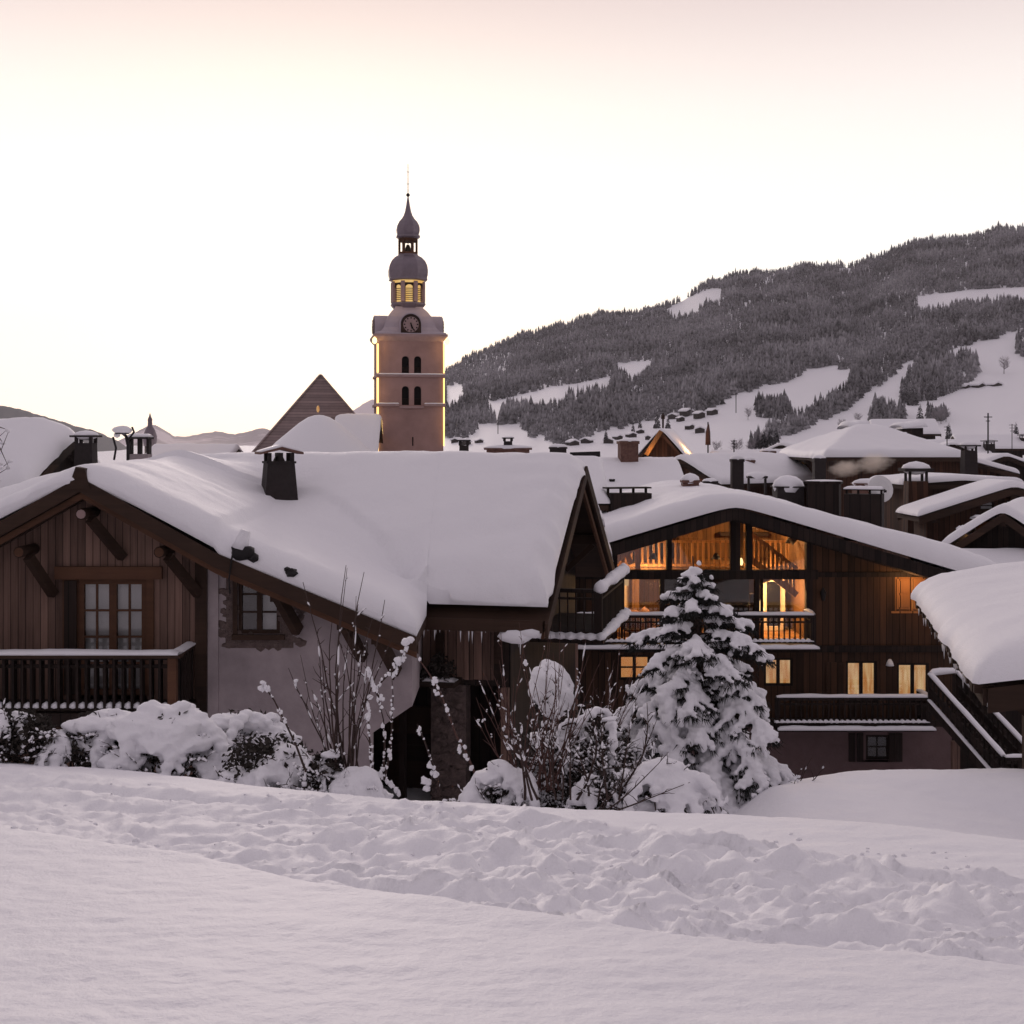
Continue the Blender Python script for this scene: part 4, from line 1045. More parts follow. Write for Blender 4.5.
# chimneys standing on the roof
def chim_at(parent, px_, pyb, pyt, D, w, d, style, rot=0, snow=.25, m=None):
    return chimney(parent, (PX(px_, D), D, PZ(pyb, D)), w, d, (pyb-pyt)/F*D, style, True, rot, snow, m)
chim_at(C, 627, 517, 487, 44, 1.5, .8, 'box', .3, 0)
chim_at(C, 690, 501, 480, 47, .58, .6, 'brick', 0, .26)
chim_at(C, 710, 494, 481, 50, .5, .5, 'brick', 0, .12, CHIM)
chim_at(C, 788, 497, 486, 46, .95, .9, 'brick', 0, .40, CHIM)
chim_at(C, 824, 503, 481, 45, 1.1, .8, 'brick', -.35, .05, WOOD_D)
chim_at(C, 864, 514, 489, 43.5, 1.25, .7, 'box', -.4, .1)
chim_at(C, 868, 494, 483, 48, 1.0, .7, 'brick', 0, .18, BRICK)
chim_at(C, 819, 492, 458, 49, .42, .45, 'brick', 0, .12, CHIM)
q = MB(); c = P(757, 486, 46); q.box(c.x-.35, c.x+.35, 45.8, 46.2, c.z+.28, c.z+.36)
for s in (-.3, .3): q.box(c.x+s-.04, c.x+s+.04, 45.96, 46.04, c.z-.3, c.z+.28)
sg = q.build('vent_cowl', CHIM, C, False, True); q = MB(); q.ico((c.x, 46, c.z+.36), .38, .25, .16, .05, 2); q.build('vent_snow', SNOW, sg, True, True)
# satellite dish
c = P(880, 497, 43.8)
dish = thing('satellite_dish', 'round white satellite dish on the snowy roof behind the slatted chimney box', 'satellite dish', c, .2)
q = MB(); V = []
prof = [(.02, .0), (.2, .02), (.36, .07), (.47, .14)]
q.lathe(prof, 20, cap=False); q.xf(Matrix.Translation((0, .1, .25)) @ Matrix.Rotation(rad(78), 4, 'X')); q.lathe([(0, 0)], 3, cap=False) if 0 else None
do = q.build('reflector', CURTAIN, dish, True); sd_ = do.modifiers.new('s', 'SOLIDIFY'); sd_.thickness = .02
q = MB(); q.tube([(0, .15, -.6), (0, .15, .25)], .03, 8); q.build('mast', IRON, dish)
q = MB(); q.tube([(0, .1, -.1), (0, -.35, .2)], .012, 6); q.box(-.04, .04, -.4, -.32, .17, .25); q.build('feed_arm', IRON, dish)

# ================================================================ NEAR CHALET at the right edge
K = thing('chalet', 'near dark timber chalet under a deep rounded snow roof beside the outside stair', 'house', (7.5, 19, -9))
ke = Vector((.222, .975, 0)); kn = Vector((.975, -.222, 0))
WK = Matrix(((kn.x, ke.x, 0, 5.72), (kn.y, ke.y, 0, 15.4), (0, 0, 1, 0), (0, 0, 0, 1)))
def zfk(X, Y): return -2.98+.17*(5-(np.sqrt((X-5)**2+.5**2)-.5))+.0*Y-.0
zk = lambda x: -2.98+.17*(5-abs(x-5))
snow_sheet(zfk, -.12, 10, -.1, 8.6, .42, .75, 46, 60, .14, 12, .08, 'roof_snow', K, WK, True, SNOW, .025)
def BK(mb, nm, m, par=K, sm=False): return mb.xf(WK).build(nm, m, par, sm, True)
pl = [(0, zk(0)), (5, zk(5)), (10, zk(10))]
q = MB(); q.prism(pl+[(x, z-.16) for x, z in reversed(pl)], 0, 8.5); BK(q, 'roof', BEAM)
q = MB(); q.box(-.05, -.003, 0, 8.5, zk(0)-.22, zk(0)-.01); BK(q, 'fascia', BEAM)
rk = random.Random(5)
for i in range(46): # ragged shingle ends along the eave
    y = .05+i*.185; q = MB()
q = MB()
for i in range(60): y = .05+i*.142; q.box(-.10-rk.random()*.07, .1, y, y+.12, zk(0)-.03-rk.random()*.07, zk(0)+.02)
BK(q, 'shingle_edge', BEAM)
for (xa, za), (xb, zb) in zip(pl, pl[1:]):
    q = MB(); q.prism([(xa, za), (xb, zb), (xb, zb-.3), (xa, za-.3)], -.05, -.003); BK(q, 'barge_board', BEAM)
q = MB(); q.box(1.5, 1.7, .8, 6.9, -9.5, zk(1.5)-.18); BK(q, 'timber_wall', WOOD_R)
q = MB(); wall_panel(q, 1.5, 9.3, -9.5, lambda x: zk(x)-.17, [], .8, 1.0, [5]); BK(q, 'timber_wall', WOOD_R)
q = MB(); wall_panel(q, 1.5, 9.3, -9.5, lambda x: zk(x)-.17, [], 6.9, 7.1, [5]); BK(q, 'timber_wall', WOOD_R)
for y in (1.0, 2.9, 4.8, 6.7):
    q = MB(); q.box(.05, 1.7, y-.09, y+.09, zk(.0)-.36, zk(0)-.17); q.beam((.5, y, zk(0)-.38), (1.5, y, zk(0)-1.2), .13, .13); BK(q, 'strut', BEAM)
q = MB(); q.box(1.42, 1.498, 2.4, 2.6, -9, zk(0)-.4); BK(q, 'wall_post', WOOD_R)
q = MB(); icicles(q, (-.1, .2, zk(0)-.1), (-.1, 8.3, zk(0)-.1), 40, .05, .22, rk); tag(BK(q, 'icicles', ICE, K, True), kind='stuff')

q = MB(); q.box(13.76, 19.5, 41.2, 44, -12, -5.2); q.build('annex_wall', WOOD_D, C, False, True)
q = MB(); q.prismx([(40.5, -5.2), (44.2, -4.2), (44.2, -4.0), (40.5, -5.0)], 13.76, 19.8); ar = q.build('annex_roof', BEAM, C, False, True)
snow_sheet(lambda X, Y: -5.0+(Y-40.5)*1.0/3.7, 13.76, 19.8, 40.4, 44.2, .35, .3, 14, 12, .15, 3, 0, 'annex_snow', ar, None, True)
# ================================================================ CHURCH
BZ = -12.8
def tz(py): return PZ(py, 110 if py > 339 else 112.9)-BZ
def tp(px): return px/F*112.4
T_ = thing('church_tower', 'tall pinkish church tower with clock, two onion domes and golden lights on its corners', 'church tower', (PX(408, 112.9), 112.9, BZ), rad(9.5))
hw = 2.82
q = MB(); WIN = []
zc = tz(338)
for (a, b) in ((356, 374), (386, 405)):
    for px_ in (-5.2, 6.8): WIN.append((tp(px_)-.31, tp(px_)+.31, tz(b), tz(a)))
wall_panel(q, -hw, hw, 0, lambda x: zc, [(w_[0], w_[1], w_[2], w_[3]) for w_ in WIN]+[(tp(2)-.06, tp(2)+.06, tz(446), tz(437))], -hw, -hw+.5)
q.box(-hw, -hw+.5, -hw+.5, hw, 0, zc); q.box(hw-.5, hw, -hw+.5, hw, 0, zc); q.box(-hw+.5, hw-.5, hw-.5, hw, 0, zc)
q.box(-hw+.5, hw-.5, -hw+.9, hw-.5, 0, zc-.2)
q.build('wall', TOWER, T_)
def arch_fill(w_):
    """masonry corners that round the head of the opening"""
    x0, x1, z0, z1 = w_; r = (x1-x0)/2; xm = (x0+x1)/2; q = MB()
    for s in (-1, 1):
        pts = [(xm+s*r, z1-r), (xm+s*r, z1+.005)]+[(xm+s*r*math.cos(a), z1-r+r*math.sin(a)) for a in [math.pi/2*k/6 for k in range(6, 0, -1)]]
        if s < 0: pts = pts[::-1]
        q.prism(pts, -hw+.003, -hw+.35)
    return q
for i, w_ in enumerate(WIN):
    o = arch_fill(w_).build('window', TOWER, T_)
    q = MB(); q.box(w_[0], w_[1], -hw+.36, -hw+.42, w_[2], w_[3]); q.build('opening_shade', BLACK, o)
    q = MB()
    for k in range(5): zz = w_[2]+.1+k*.11; q.box(w_[0], w_[1], -hw+.2, -hw+.34, zz, zz+.03)
    q.build('louvre', BEAM, o)
q = MB(); q.box(tp(2)-.08, tp(2)+.08, -hw+.4, -hw+.45, tz(447), tz(436)); q.build('slit', BLACK, T_)
for py_, e in ((375.5, .13), (405, .16)):
    q = MB()
    xsplit = [(-hw-e, hw+e)] if py_ < 390 else [(-hw-e, WIN[2][0]-.25), (WIN[3][1]+.25, hw+e)]
    for a, b in xsplit: q.box(a, b, -hw-e, -hw-.002, tz(py_)-.1, tz(py_)+.1)
    if py_ > 390: q.box(WIN[2][0]-.2, WIN[3][1]+.2, -hw-e, -hw-.002, tz(407)-.1, tz(407)+.08)
    for s in (-1, 1): q.box(min(s*hw, s*(hw+e)), max(s*hw, s*(hw+e)), -hw+.0, hw, tz(py_)-.1, tz(py_)+.1)
    q.build('string_course', STRING, T_)
    q = MB()
    for a, b in xsplit: snow_bar(q, (a, -hw-e/2, tz(py_)+.1), (b, -hw-e/2, tz(py_)+.1), .2, .1, 20)
    q.build('ledge_snow', SNOW, T_, True)
q = MB(); q.lathe([(hw*1.414*1.0, zc-.5), (hw*1.414*1.05, zc-.35), (hw*1.414*1.12, zc-.1), (hw*1.414*1.13, zc+.1)], 4, (0, 0, 0), math.pi/4); q.build('cornice', STRING, T_)
# added glowing strips gild the corners as floodlit stone; lamps under the cornice
for sx, sy, zt in ((-1, -1, tz(345)), (1, -1, tz(345))):
    for za, zb in ((tz(452 if sx < 0 else 446), tz(407)), (tz(403), tz(378)), (tz(373), tz(344))):
        q = MB(); q.tube([(sx*(hw+.03), sy*(hw+.16), za), (sx*(hw+.03), sy*(hw+.16), zb)], .085 if sx < 0 else .06, 6); q.build('corner_glow_strip', CORNER_GLOW, T_, True)
    q = MB(); q.lathe([(.05, -.3), (.2, -.15), (.2, .1), (.05, .3)], 10, (sx*(hw+.3), sy*(hw+.3), tz(341))); q.build('cornice_lamp', LAMPG, T_, True)
for nm, loc, e in (('tower_wash', (-hw-.5, -hw-.5, tz(349)), 45), ('tower_wash', (hw+.5, -hw-.5, tz(349)), 40), ('tower_wash', (-hw-.6, -hw-.6, tz(390)), 22), ('tower_wash', (-hw-.6, -hw-.6, tz(425)), 26), ('belfry_lamp', (0, 0, tz(251.5)), 22), ('lantern_fill', (-1.3, -2.3, tz(304)), 9), ('lantern_fill', (1.5, -2.2, tz(304)), 9), ('tower_wash', (hw+.6, -hw-.6, tz(420)), 14)):  # lantern and mid-height tower points are added to gild posts and walls
    l = bpy.data.lights.new(nm, 'POINT'); l.energy = e; l.shadow_soft_size = .1; l.color = (1, .60, .18)
    lo = bpy.data.objects.new(nm, l); COL.objects.link(lo); lo.location = loc; lo.parent = T_
# bell-shaped roof with a clock gable on each side
q = MB(); q.lathe([(r*1.414, tz(y)) for r, y in ((tp(35.5), 337.5), (tp(34.5), 335.5), (tp(29), 333.5), (tp(25.5), 329.5), (tp(24), 324.5), (tp(21.5), 318.5), (tp(18), 313.5), (tp(14), 309.5), (tp(13.5), 308))], 4, (0, 0, 0), math.pi/4); q.build('roof', DOME_S, T_)
for k in range(4):
    M = Matrix.Rotation(k*math.pi/2, 4, 'Z'); R_ = tp(11); z0 = tz(337); zs = tz(327)
    arch = [(-R_, z0), (R_, z0)]+[(R_*math.cos(a), zs+R_*math.sin(a)) for a in [math.pi*i/16 for i in range(17)]]
    q = MB(); q.prism(arch, -tp(34), -tp(8)); dm = q.xf(M).build('clock_gable', DOME_S, T_)
    r2_ = R_*.90; a2 = [(-r2_, z0+.05), (r2_, z0+.05)]+[(r2_*math.cos(a), zs+r2_*math.sin(a)) for a in [math.pi*i/16 for i in range(17)]]
    q = MB(); q.prism(a2, -tp(34.6), -tp(34)-.003); q.xf(M).build('gable_panel', BEAM, dm)
    q = MB(); q.lathe([(tp(7.6), 0), (tp(7.6), .06)], 28); q.xf(M @ Matrix.Translation((0, -tp(34.6), tz(327.5))) @ Matrix.Rotation(math.pi/2, 4, 'X')); ck = q.build('clock_face', STRING, dm)
    q = MB()
    for h in range(12):
        a = h*math.pi/6; p0 = Vector((math.sin(a)*tp(5.6), -tp(34.6)-.08, tz(327.5)+math.cos(a)*tp(5.6))); p1 = Vector((math.sin(a)*tp(7.1), -tp(34.6)-.08, tz(327.5)+math.cos(a)*tp(7.1)))
        q.beam(p0, p1, .10, .03, (0, 1, 0))
    tag(q.xf(M).build('numeral_marks', BLACK, ck), kind='stuff')
    for L_, a, w_ in ((tp(6.4), rad(155), .08), (tp(4.4), rad(165), .11)):
        q = MB(); c = Vector((0, -tp(34.6)-.12, tz(327.5))); q.beam(c-Vector((math.sin(a), 0, math.cos(a)))*.15, c+Vector((math.sin(a)*L_, 0, math.cos(a)*L_)), w_, .03, (0, 1, 0)); q.xf(M).build('clock_hand', BLACK, ck)
# octagonal lantern
o8 = math.pi/8
q = MB(); q.lathe([(tp(15), tz(309)), (tp(17.5), tz(306.5)), (tp(18.5), tz(305)), (tp(18), tz(303.5)), (tp(16), tz(303))], 8, rot=o8); q.build('lantern_base', METALS, T_)
q = MB(); q.lathe([(tp(13.2), tz(303)), (tp(13.2), tz(284))], 8, rot=o8); q.build('lantern_light', LANT, T_)
for k in range(8):
    a = o8+k*math.pi/4; q = MB(); q.beam((tp(15.6)*math.cos(a), tp(15.6)*math.sin(a), tz(303)), (tp(15.6)*math.cos(a), tp(15.6)*math.sin(a), tz(282.5)), .34, .34, (math.cos(a), math.sin(a), 0)); q.build('lantern_post', STRING, T_)
    b = k*math.pi/4; q = MB(); M = Matrix.Rotation(b+math.pi/2, 4, 'Z'); y_ = -tp(14.3)
    for i in range(7): zz = tz(301)+i*.16; q.box(-.3, .3, y_-.06, y_+.06, zz, zz+.05)
    hw_ = .36; zz = tz(290)
    q.prism([(-.48, zz), (-.36, zz)]+[(-.36*math.cos(t_), zz+.36*math.sin(t_)) for t_ in [math.pi*i/10 for i in range(11)]]+[(.48, zz), (.48, tz(284)), (-.48, tz(284))], y_-.08, y_)
    q.xf(M).build('lantern_louvre', BEAM, T_)
q = MB(); q.lathe([(tp(16.4), tz(284)), (tp(16.8), tz(281))], 8, rot=o8); q.build('lantern_frieze', LANT, T_)
q = MB(); q.lathe([(tp(r), tz(y)) for r, y in ((17, 281.5), (20.5, 280.5), (20, 278.5), (20.8, 275), (21, 271), (20.2, 266), (18, 261.5), (14.5, 258), (11, 256), (9.8, 254.5))], 8, rot=o8)
q.build('onion_dome', METALS, T_)
for k in range(6):
    a = k*math.pi/3-rad(5); q = MB(); q.beam((tp(8.6)*math.cos(a), tp(8.6)*math.sin(a), tz(254.7)), (tp(8.6)*math.cos(a), tp(8.6)*math.sin(a), tz(238)), .2, .2, (math.cos(a), math.sin(a), 0)); q.build('belfry_post', BEAM_W, T_)
q = MB(); q.lathe([(tp(9.6), tz(254.6)), (tp(9.6), tz(252.5))], 8, rot=o8); q.lathe([(tp(9.6), tz(242)), (tp(9.8), tz(238))], 8, rot=o8); q.build('belfry_band', BEAM_W, T_)
q = MB(); q.lathe([(.34, -.42), (.30, -.3), (.2, 0), (.14, .16), (.03, .22)], 14, (0, 0, tz(247))); q.tube([(0, 0, tz(246)), (0, 0, tz(241))], .03, 6); q.build('bell', BRONZE, T_, True)
q = MB(); q.lathe([(tp(r), tz(y)) for r, y in ((9, 239), (12.8, 237.5), (12.4, 236), (11.2, 235), (12.1, 232.5), (12.4, 229.5), (11.8, 226), (9.6, 222), (6.8, 219), (4.6, 215.5), (3.1, 211), (1.9, 205), (1.0, 199), (.5, 196.5))], 8, rot=o8); q.build('onion_dome', METALS, T_)
q = MB(); q.ico((0, 0, tz(195)), .17, .17, .17, 0, 2); q.tube([(0, 0, tz(197)), (0, 0, tz(164))], [.035, .02], 6)
for y in (172, 184): q.beam((-.14, 0, tz(y)), (.14, 0, tz(y)), .035, .035)
q.build('spire_rod', IRON, T_)

# nave with bare shingled hip, snow-covered choir roofs in front
N_ = thing('church', 'church nave with steep bare-shingled hip roof and snowy choir roofs left of the tower', 'church', (-13, 122, BZ))
ap = P(320.5, 375, 118); bl = P(236, 472, 109); br = P(402, 470, 112); ap2 = P(321, 384, 138); bl2 = P(258, 455, 134); br2 = P(388, 455, 136)
q = MB(); q.add([ap, bl, br], [(0, 1, 2)]); q.add([bl-Vector((0, 0, .02)), br, br-Vector((0, 0, 8)), bl-Vector((0, 0, 8))], [(0, 3, 2, 1)])
q = MB(); q.add([ap, bl, br, ap2, bl2, br2], [(0, 1, 2), (0, 3, 4, 1), (0, 2, 5, 3), (3, 5, 4), (1, 4, 5, 2)]); q.build('roof', SHINGLE, N_, False, True)
q = MB(); q.beam(ap, ap.lerp(bl, 1.0), .22, .18); q.beam(ap, br, .22, .18); q.build('hip_ridge', SHINGLE, N_, False, True)
q = MB(); z0 = BZ; q.add([bl+Vector((.6, .6, 0)), br+Vector((-.6, .6, 0)), br2+Vector((-.6, -.6, 0)), bl2+Vector((.6, -.6, 0))]+[Vector((v.x, v.y, BZ)) for v in (bl+Vector((.6, .6, 0)), br+Vector((-.6, .6, 0)), br2+Vector((-.6, -.6, 0)), bl2+Vector((.6, -.6, 0)))], [(0, 4, 5, 1), (1, 5, 6, 2), (2, 6, 7, 3), (3, 7, 4, 0), (0, 1, 2, 3)]); q.build('wall', TOWER, N_, False, True)
# choir roof: ridge running across, snow slope toward us
def slope_roof(parent, px0, px1, pyt, pyb, Dt, Db, th, seed, wallz=BZ, left=0):
    x0, x1 = PX(px0, Dt), PX(px1, Dt); zt, zb = PZ(pyt, Dt)-th, PZ(pyb, Db)-th*.6
    s = (zt-zb)/(Dt-Db)
    def zf(X, Y): return zt-s*(np.sqrt((Y-Dt)**2+.4**2)-.4)-left*np.maximum(x0+2.5-X, 0)**1.3
    rf = MB(); rf.prismx([(Db, zb), (Dt, zt), (2*Dt-Db, zb), (2*Dt-Db, zb-.2), (Dt, zt-.2), (Db, zb-.2)], x0, x1); rf = rf.build('roof', BEAM, parent, False, True)
    snow_sheet(zf, x0-.05, x1+.05, Db-.1, 2*Dt-Db, th, .5, 40, 30, .2, seed, 0, 'roof_snow', parent, None, True)
    q = MB(); q.prismx([(Db+.7, wallz), (Db+.7, zb-.2+s*.7), (Dt, zt-.2), (2*Dt-Db-.7, zb-.2+s*.7), (2*Dt-Db-.7, wallz)], x0+.5, x1-.5); return q
q = slope_roof(N_, 336, 381, 414, 470, 108, 104, .35, 3); q.build('wall', TOWER, N_, False, True)
# round apse with a cone of snow
c = P(319, 418, 103)
q = MB(); q.lathe([(5.2, BZ-c.z), (5.2, -4.3)], 14, c); q.build('apse_wall', TOWER, N_, True, True)
q = MB(); q.lathe([(5.6, -4.6), (5.7, -4.3), (5.5, -4.0), (3.4, -1.9), (1.6, -.4), (.9, .05), (.35, .22), (.02, .25)], 22, c); q.build('apse_snow', SNOW, N_, True, True)
q = MB(); q.ico(P(318, 409, 107.5), .13, .12, .3, 0, 2); q.build('gable_lamp', LITC, N_, True, True)
# ================================================================ village houses behind
def Rz(a): return Matrix.Rotation(a, 4, 'Z')
def house(name, label, A, rot, w, d, slope, ov=.7, ovg=.8, snow=.42, wall=WOOD_V, wins=(), base=BZ, group=None, seed=1, cat='house', barge_m=BEAM, hip=0, lower=None, edge=.3, swin=(), nx=26, ny=26, snowf=.16):
    """gabled house; A = ridge point at the front gable edge (world, top of the boards); local frame: ridge along +y, gable toward -y"""
    t_ = thing(name, label, cat, (A.x, A.y, base), rot, group)
    ha = A.z-base-.0; W = w/2+ov; zr = lambda x: ha-slope*abs(x)
    y1 = ovg*2+d
    def zf(X, Y):
        z = ha-slope*(np.sqrt(X*X+.2**2)-.2)
        if hip: z = np.minimum(z, ha-hip*np.maximum(np.sqrt((y1/2-Y)**2+.3)-(y1/2-W*slope/hip), -.0))
        return z
    snow_sheet(zf, -W-.04, W+.04, -.05, y1+.05, snow, edge, nx, ny, snowf, seed, .04, 'roof_snow', t_, None)
    if not hip:
        pl = [(-W, zr(W)), (0, ha), (W, zr(W))]
        q = MB(); q.prism(pl+[(x, z-.18) for x, z in reversed(pl)], 0, y1); q.build('roof', barge_m, t_)
        for (xa, za), (xb, zb) in zip(pl, pl[1:]):
            for ya, yb_ in ((-.05, -.003), (y1+.003, y1+.05)):
                q = MB(); q.prism([(xa, za+.01), (xb, zb+.01), (xb, zb-.30), (xa, za-.30)], ya, yb_); q.build('barge_board', barge_m, t_)
        q = MB(); fz = lambda x: zr(x)-.183
        wall_panel(q, -w/2, w/2, 0, fz, [x[:4] for x in wins], ovg, ovg+.2, [0])
        q.box(-w/2, -w/2+.2, ovg+.2, y1-ovg-.2, 0, fz(w/2)); q.box(w/2-.2, w/2, ovg+.2, y1-ovg-.2, 0, fz(w/2))
        wall_panel(q, -w/2, w/2, 0, fz, [], y1-ovg-.2, y1-ovg, [0]); q.build('wall', wall, t_)
        for k in (-1, 0, 1):
            x = k*w*.46; q = MB(); q.box(x-.1, x+.1, .05, ovg, fz(x)-.28, fz(x)-.03); q.build('purlin', barge_m, t_)
    else:
        hb = float(zf(np.array(W), np.array(y1/2))); q = MB()
        q.add([(-W, 0, hb), (W, 0, hb), (W, y1, hb), (-W, y1, hb), (0, W*slope/hip, ha), (0, y1-W*slope/hip, ha)], [(0, 1, 4), (1, 2, 5, 4), (2, 3, 5), (3, 0, 4, 5), (0, 3, 2, 1)]); q.build('roof', barge_m, t_)
        q = MB(); q.box(-W, W, 0, y1, hb-.25, hb-.003); q.build('fascia', barge_m, t_)
        q = MB(); q.box(-w/2, w/2, ovg, y1-ovg, 0, hb-.253); q.build('wall', wall, t_)
    for x in wins: window(t_, *x[:4], ovg+.06, (1, 2), .06, .04, .1, BEAM, x[4])
    for (y0_, y1_, z0_, z1_, mt) in swin:      # windows in the left eave wall (local -x face)
        M = Matrix.Translation((-w/2, 0, 0)) @ Rz(-math.pi/2)
        window(t_, -y1_, -y0_, z0_, z1_, 0.0, (1, 2), .06, .04, .1, BEAM, mt, off=-.06, M=M, bk=.05)
    return t_
HB = {}
# big snow roof right behind the long wing
h = HB['a'] = house('village_house', 'house with broad plain snow roof and single brown chimney right behind the gable balcony', P(677, 465, 60), rad(90), 8.6, 14, .30, .8, .6, .36, WOOD_V, seed=21, nx=34, ny=44)
chim_at(h, 628, 466, 441, 59.5, .82, .8, 'brick', .1, .12)
q = MB(); q.box(PX(601, 60.5), PX(676, 60.5), 60.3, 60.7, PZ(475, 60), PZ(459.5, 60.5)); rb = q.build('ridge_board', BEAM, h, False, True)
q = MB(); snow_bar(q, P(602, 459.5, 60.5), P(675, 459.5, 60.5), .4, .12, 40, 2); q.build('ridge_snow', SNOW, rb, True, True)
def lamp(parent, nm, loc, e, r=.1, col=(1, .5, .17)):
    l = bpy.data.lights.new(nm, 'POINT'); l.energy = e; l.shadow_soft_size = r; l.color = col
    lo = bpy.data.objects.new(nm, l); COL.objects.link(lo); lo.location = root_mat(parent).inverted() @ Vector(loc); lo.parent = parent
lamp(h, 'wall_lamp', P(668, 505, 54.2), 25)
# house with sweeping roof and warm wall
h = HB['b'] = house('village_house', 'house with sweeping snow roof and a warmly lit wall behind the pair of chimneys', P(680, 459, 76), rad(-52), 5.0, 8.0, .45, .8, .7, .32, WOOD_V, seed=5, snowf=.3)
lamp(h, 'wall_lamp', P(716, 492, 75.0), 50); lamp(h, 'wall_lamp', P(700, 490, 75.4), 25)
chim_at(h, 737, 482, 459, 72, .65, .65, 'brick', 0, .25, CHIM)
chim_at(h, 749, 476, 460, 78, .6, .6, 'brick', 0, .2)
h = HB['c'] = house('village_house', 'low dark house with steep snowy gable beside the sweeping roof', P(712, 455, 96), rad(-62), 5.0, 6, .5, .6, .5, .4, WOOD_D, seed=7)
h = house('village_house', 'small dark house with thin snow roof right of the tall mast', P(722, 455, 104), rad(-30), 5.5, 6, .42, .6, .5, .35, CHIM, seed=8)
h = house('wooden_tent', 'pointed wooden tent-like structure with pole rising above the village roofs', P(661, 431, 92), rad(-18), 3.2, 2.6, 1.15, .35, .5, .2, WOOD_V, seed=9, cat='structure', barge_m=BEAM_W)
q = MB(); q.tube([P(663, 432, 92.6), P(663, 413, 92.6)], .07, 6); q.tube([P(663, 419, 92.6), P(663, 415, 92.6)], .14, 6); q.build('pole', BEAM, h, True, True)
q = MB(); q.beam(P(661, 431, 91.9), P(646, 455, 91.9), .2, .3); q.build('lit_rafter', ROOM, h, False, True); lamp(h, 'lamp', P(652, 452, 91.2), 25)
lamp(h, 'lamp', P(690, 447, 93), 60)
ms = thing('mast', 'slim tall mast with flag-like tip behind the tent-shaped roof', 'mast', (PX(708, 95), 95, BZ)); q = MB(); q.tube([(0, 0, 0), (0, 0, PZ(422, 95)-BZ)], [.09, .05], 6); q.build('pole', IRON, ms, True)
q = MB(); q.tube([(0, 0, PZ(445, 95)-BZ), (0, 0, PZ(432, 95)-BZ), (.03, 0, PZ(424, 95)-BZ)], [.2, .17, .05], 6); q.build('furled_flag', BARKR, ms, True)
# big hipped chalet on the right
h = HB['d'] = house('village_house', 'large dark chalet under a broad hipped snow roof behind smoking chimneys', P(800, 430, 78), rad(-90), 10.2, 6.2, .27, .9, .9, .36, WOOD_V, seed=11, hip=.5, nx=40, ny=40)
q = MB(); q.box(PX(900, 72.8), PX(912, 72.8), 72.75, 72.85, PZ(484, 72.8), PZ(473, 72.8)); q.build('window', CURTAIN, h, False, True)
q = MB(); q.box(PX(880, 72.4), PX(930, 72.4), 72.2, 72.86, PZ(492, 74), PZ(489, 74)); q.build('balcony_rail', BEAM, h, False, True)
for a, b, py_ in ((845, 863, 432), (897, 918, 432)):
    q = MB(); q.prism([(PX(a, 79), PZ(441, 79)), (PX(b, 79), PZ(437, 79)), (PX(b, 79), PZ(428, 79)), (PX(a, 79), PZ(430, 79))], 78, 81); dm = q.build('dormer', WOOD_D, h, False, True)
    q = MB(); snow_bar(q, P(a-2, py_-3, 79.5), P(b+2, py_-5, 79.5), 3.2, .45, 10, 2); q.build('dormer_snow', SNOW, dm, True, True)
h = HB['e'] = house('village_house', 'wide chalet whose long rake slopes down right of the hipped roof', P(936, 452, 84), rad(-8), 9, 6, .28, .7, .8, .3, WOOD_V, seed=13)
chim_at(h, 969, 468, 444, 68, .72, .72, 'slab', 0, .22, CHIM)
# brown boarded chalet with low roof and tapered chimney
h = HB['f'] = house('village_house', 'brown boarded chalet with thick low snow roof beside a tapered snow-capped chimney', P(963, 480.5, 57), rad(4), 4.6, 3.2, .07, .45, .5, .26, WOOD_V, seed=15)
chim_at(h, 916, 520, 466, 56, .95, .8, 'slab', .0, .3, WOOD_V)
h = HB['g'] = house('village_house', 'chalet with long snow-covered rake and two pale windows at the right edge', P(1014, 487, 51), rad(0), 6.6, 1.6, .32, .5, .6, .24, WOOD_V, seed=17, base=BZ,
    wins=[(-1.15, -.55, PZ(510, 51.8)-BZ, PZ(501, 51.8)-BZ, CURTAIN), (-.1, .6, PZ(510, 51.8)-BZ, PZ(500, 51.8)-BZ, CURTAIN)])
q = MB(); q.box(PX(975, 50.4), PX(1030, 50.4), 50.1, 51.0, PZ(521, 50.5), PZ(519, 50.5)); sf = q.build('canopy', BEAM, h, False, True); q = MB(); snow_bar(q, P(974, 519, 50.5), P(1030, 519, 50.5), 1.0, .17, 16, 3); q.build('canopy_snow', SNOW, sf, True, True)
q = MB()
for i in range(16): q.ico(P(965+RN.uniform(-6, 10), 529+RN.uniform(-5, 6), 49.6+RN.uniform(-.2, .2)), RN.uniform(.08, .17), None, None, .2, 1)
q.build('flower_box_snow', SNOW, h, True, True)
lamp(h, 'canopy_lamp', P(985, 528, 50.6), 6)
h = HB['h'] = house('village_house', 'small dark gable with steep snow roof just above the near right chalet', P(1003, 513, 44), rad(-28), 3.4, 7, .72, .35, .6, .30, WOOD_D, seed=19)
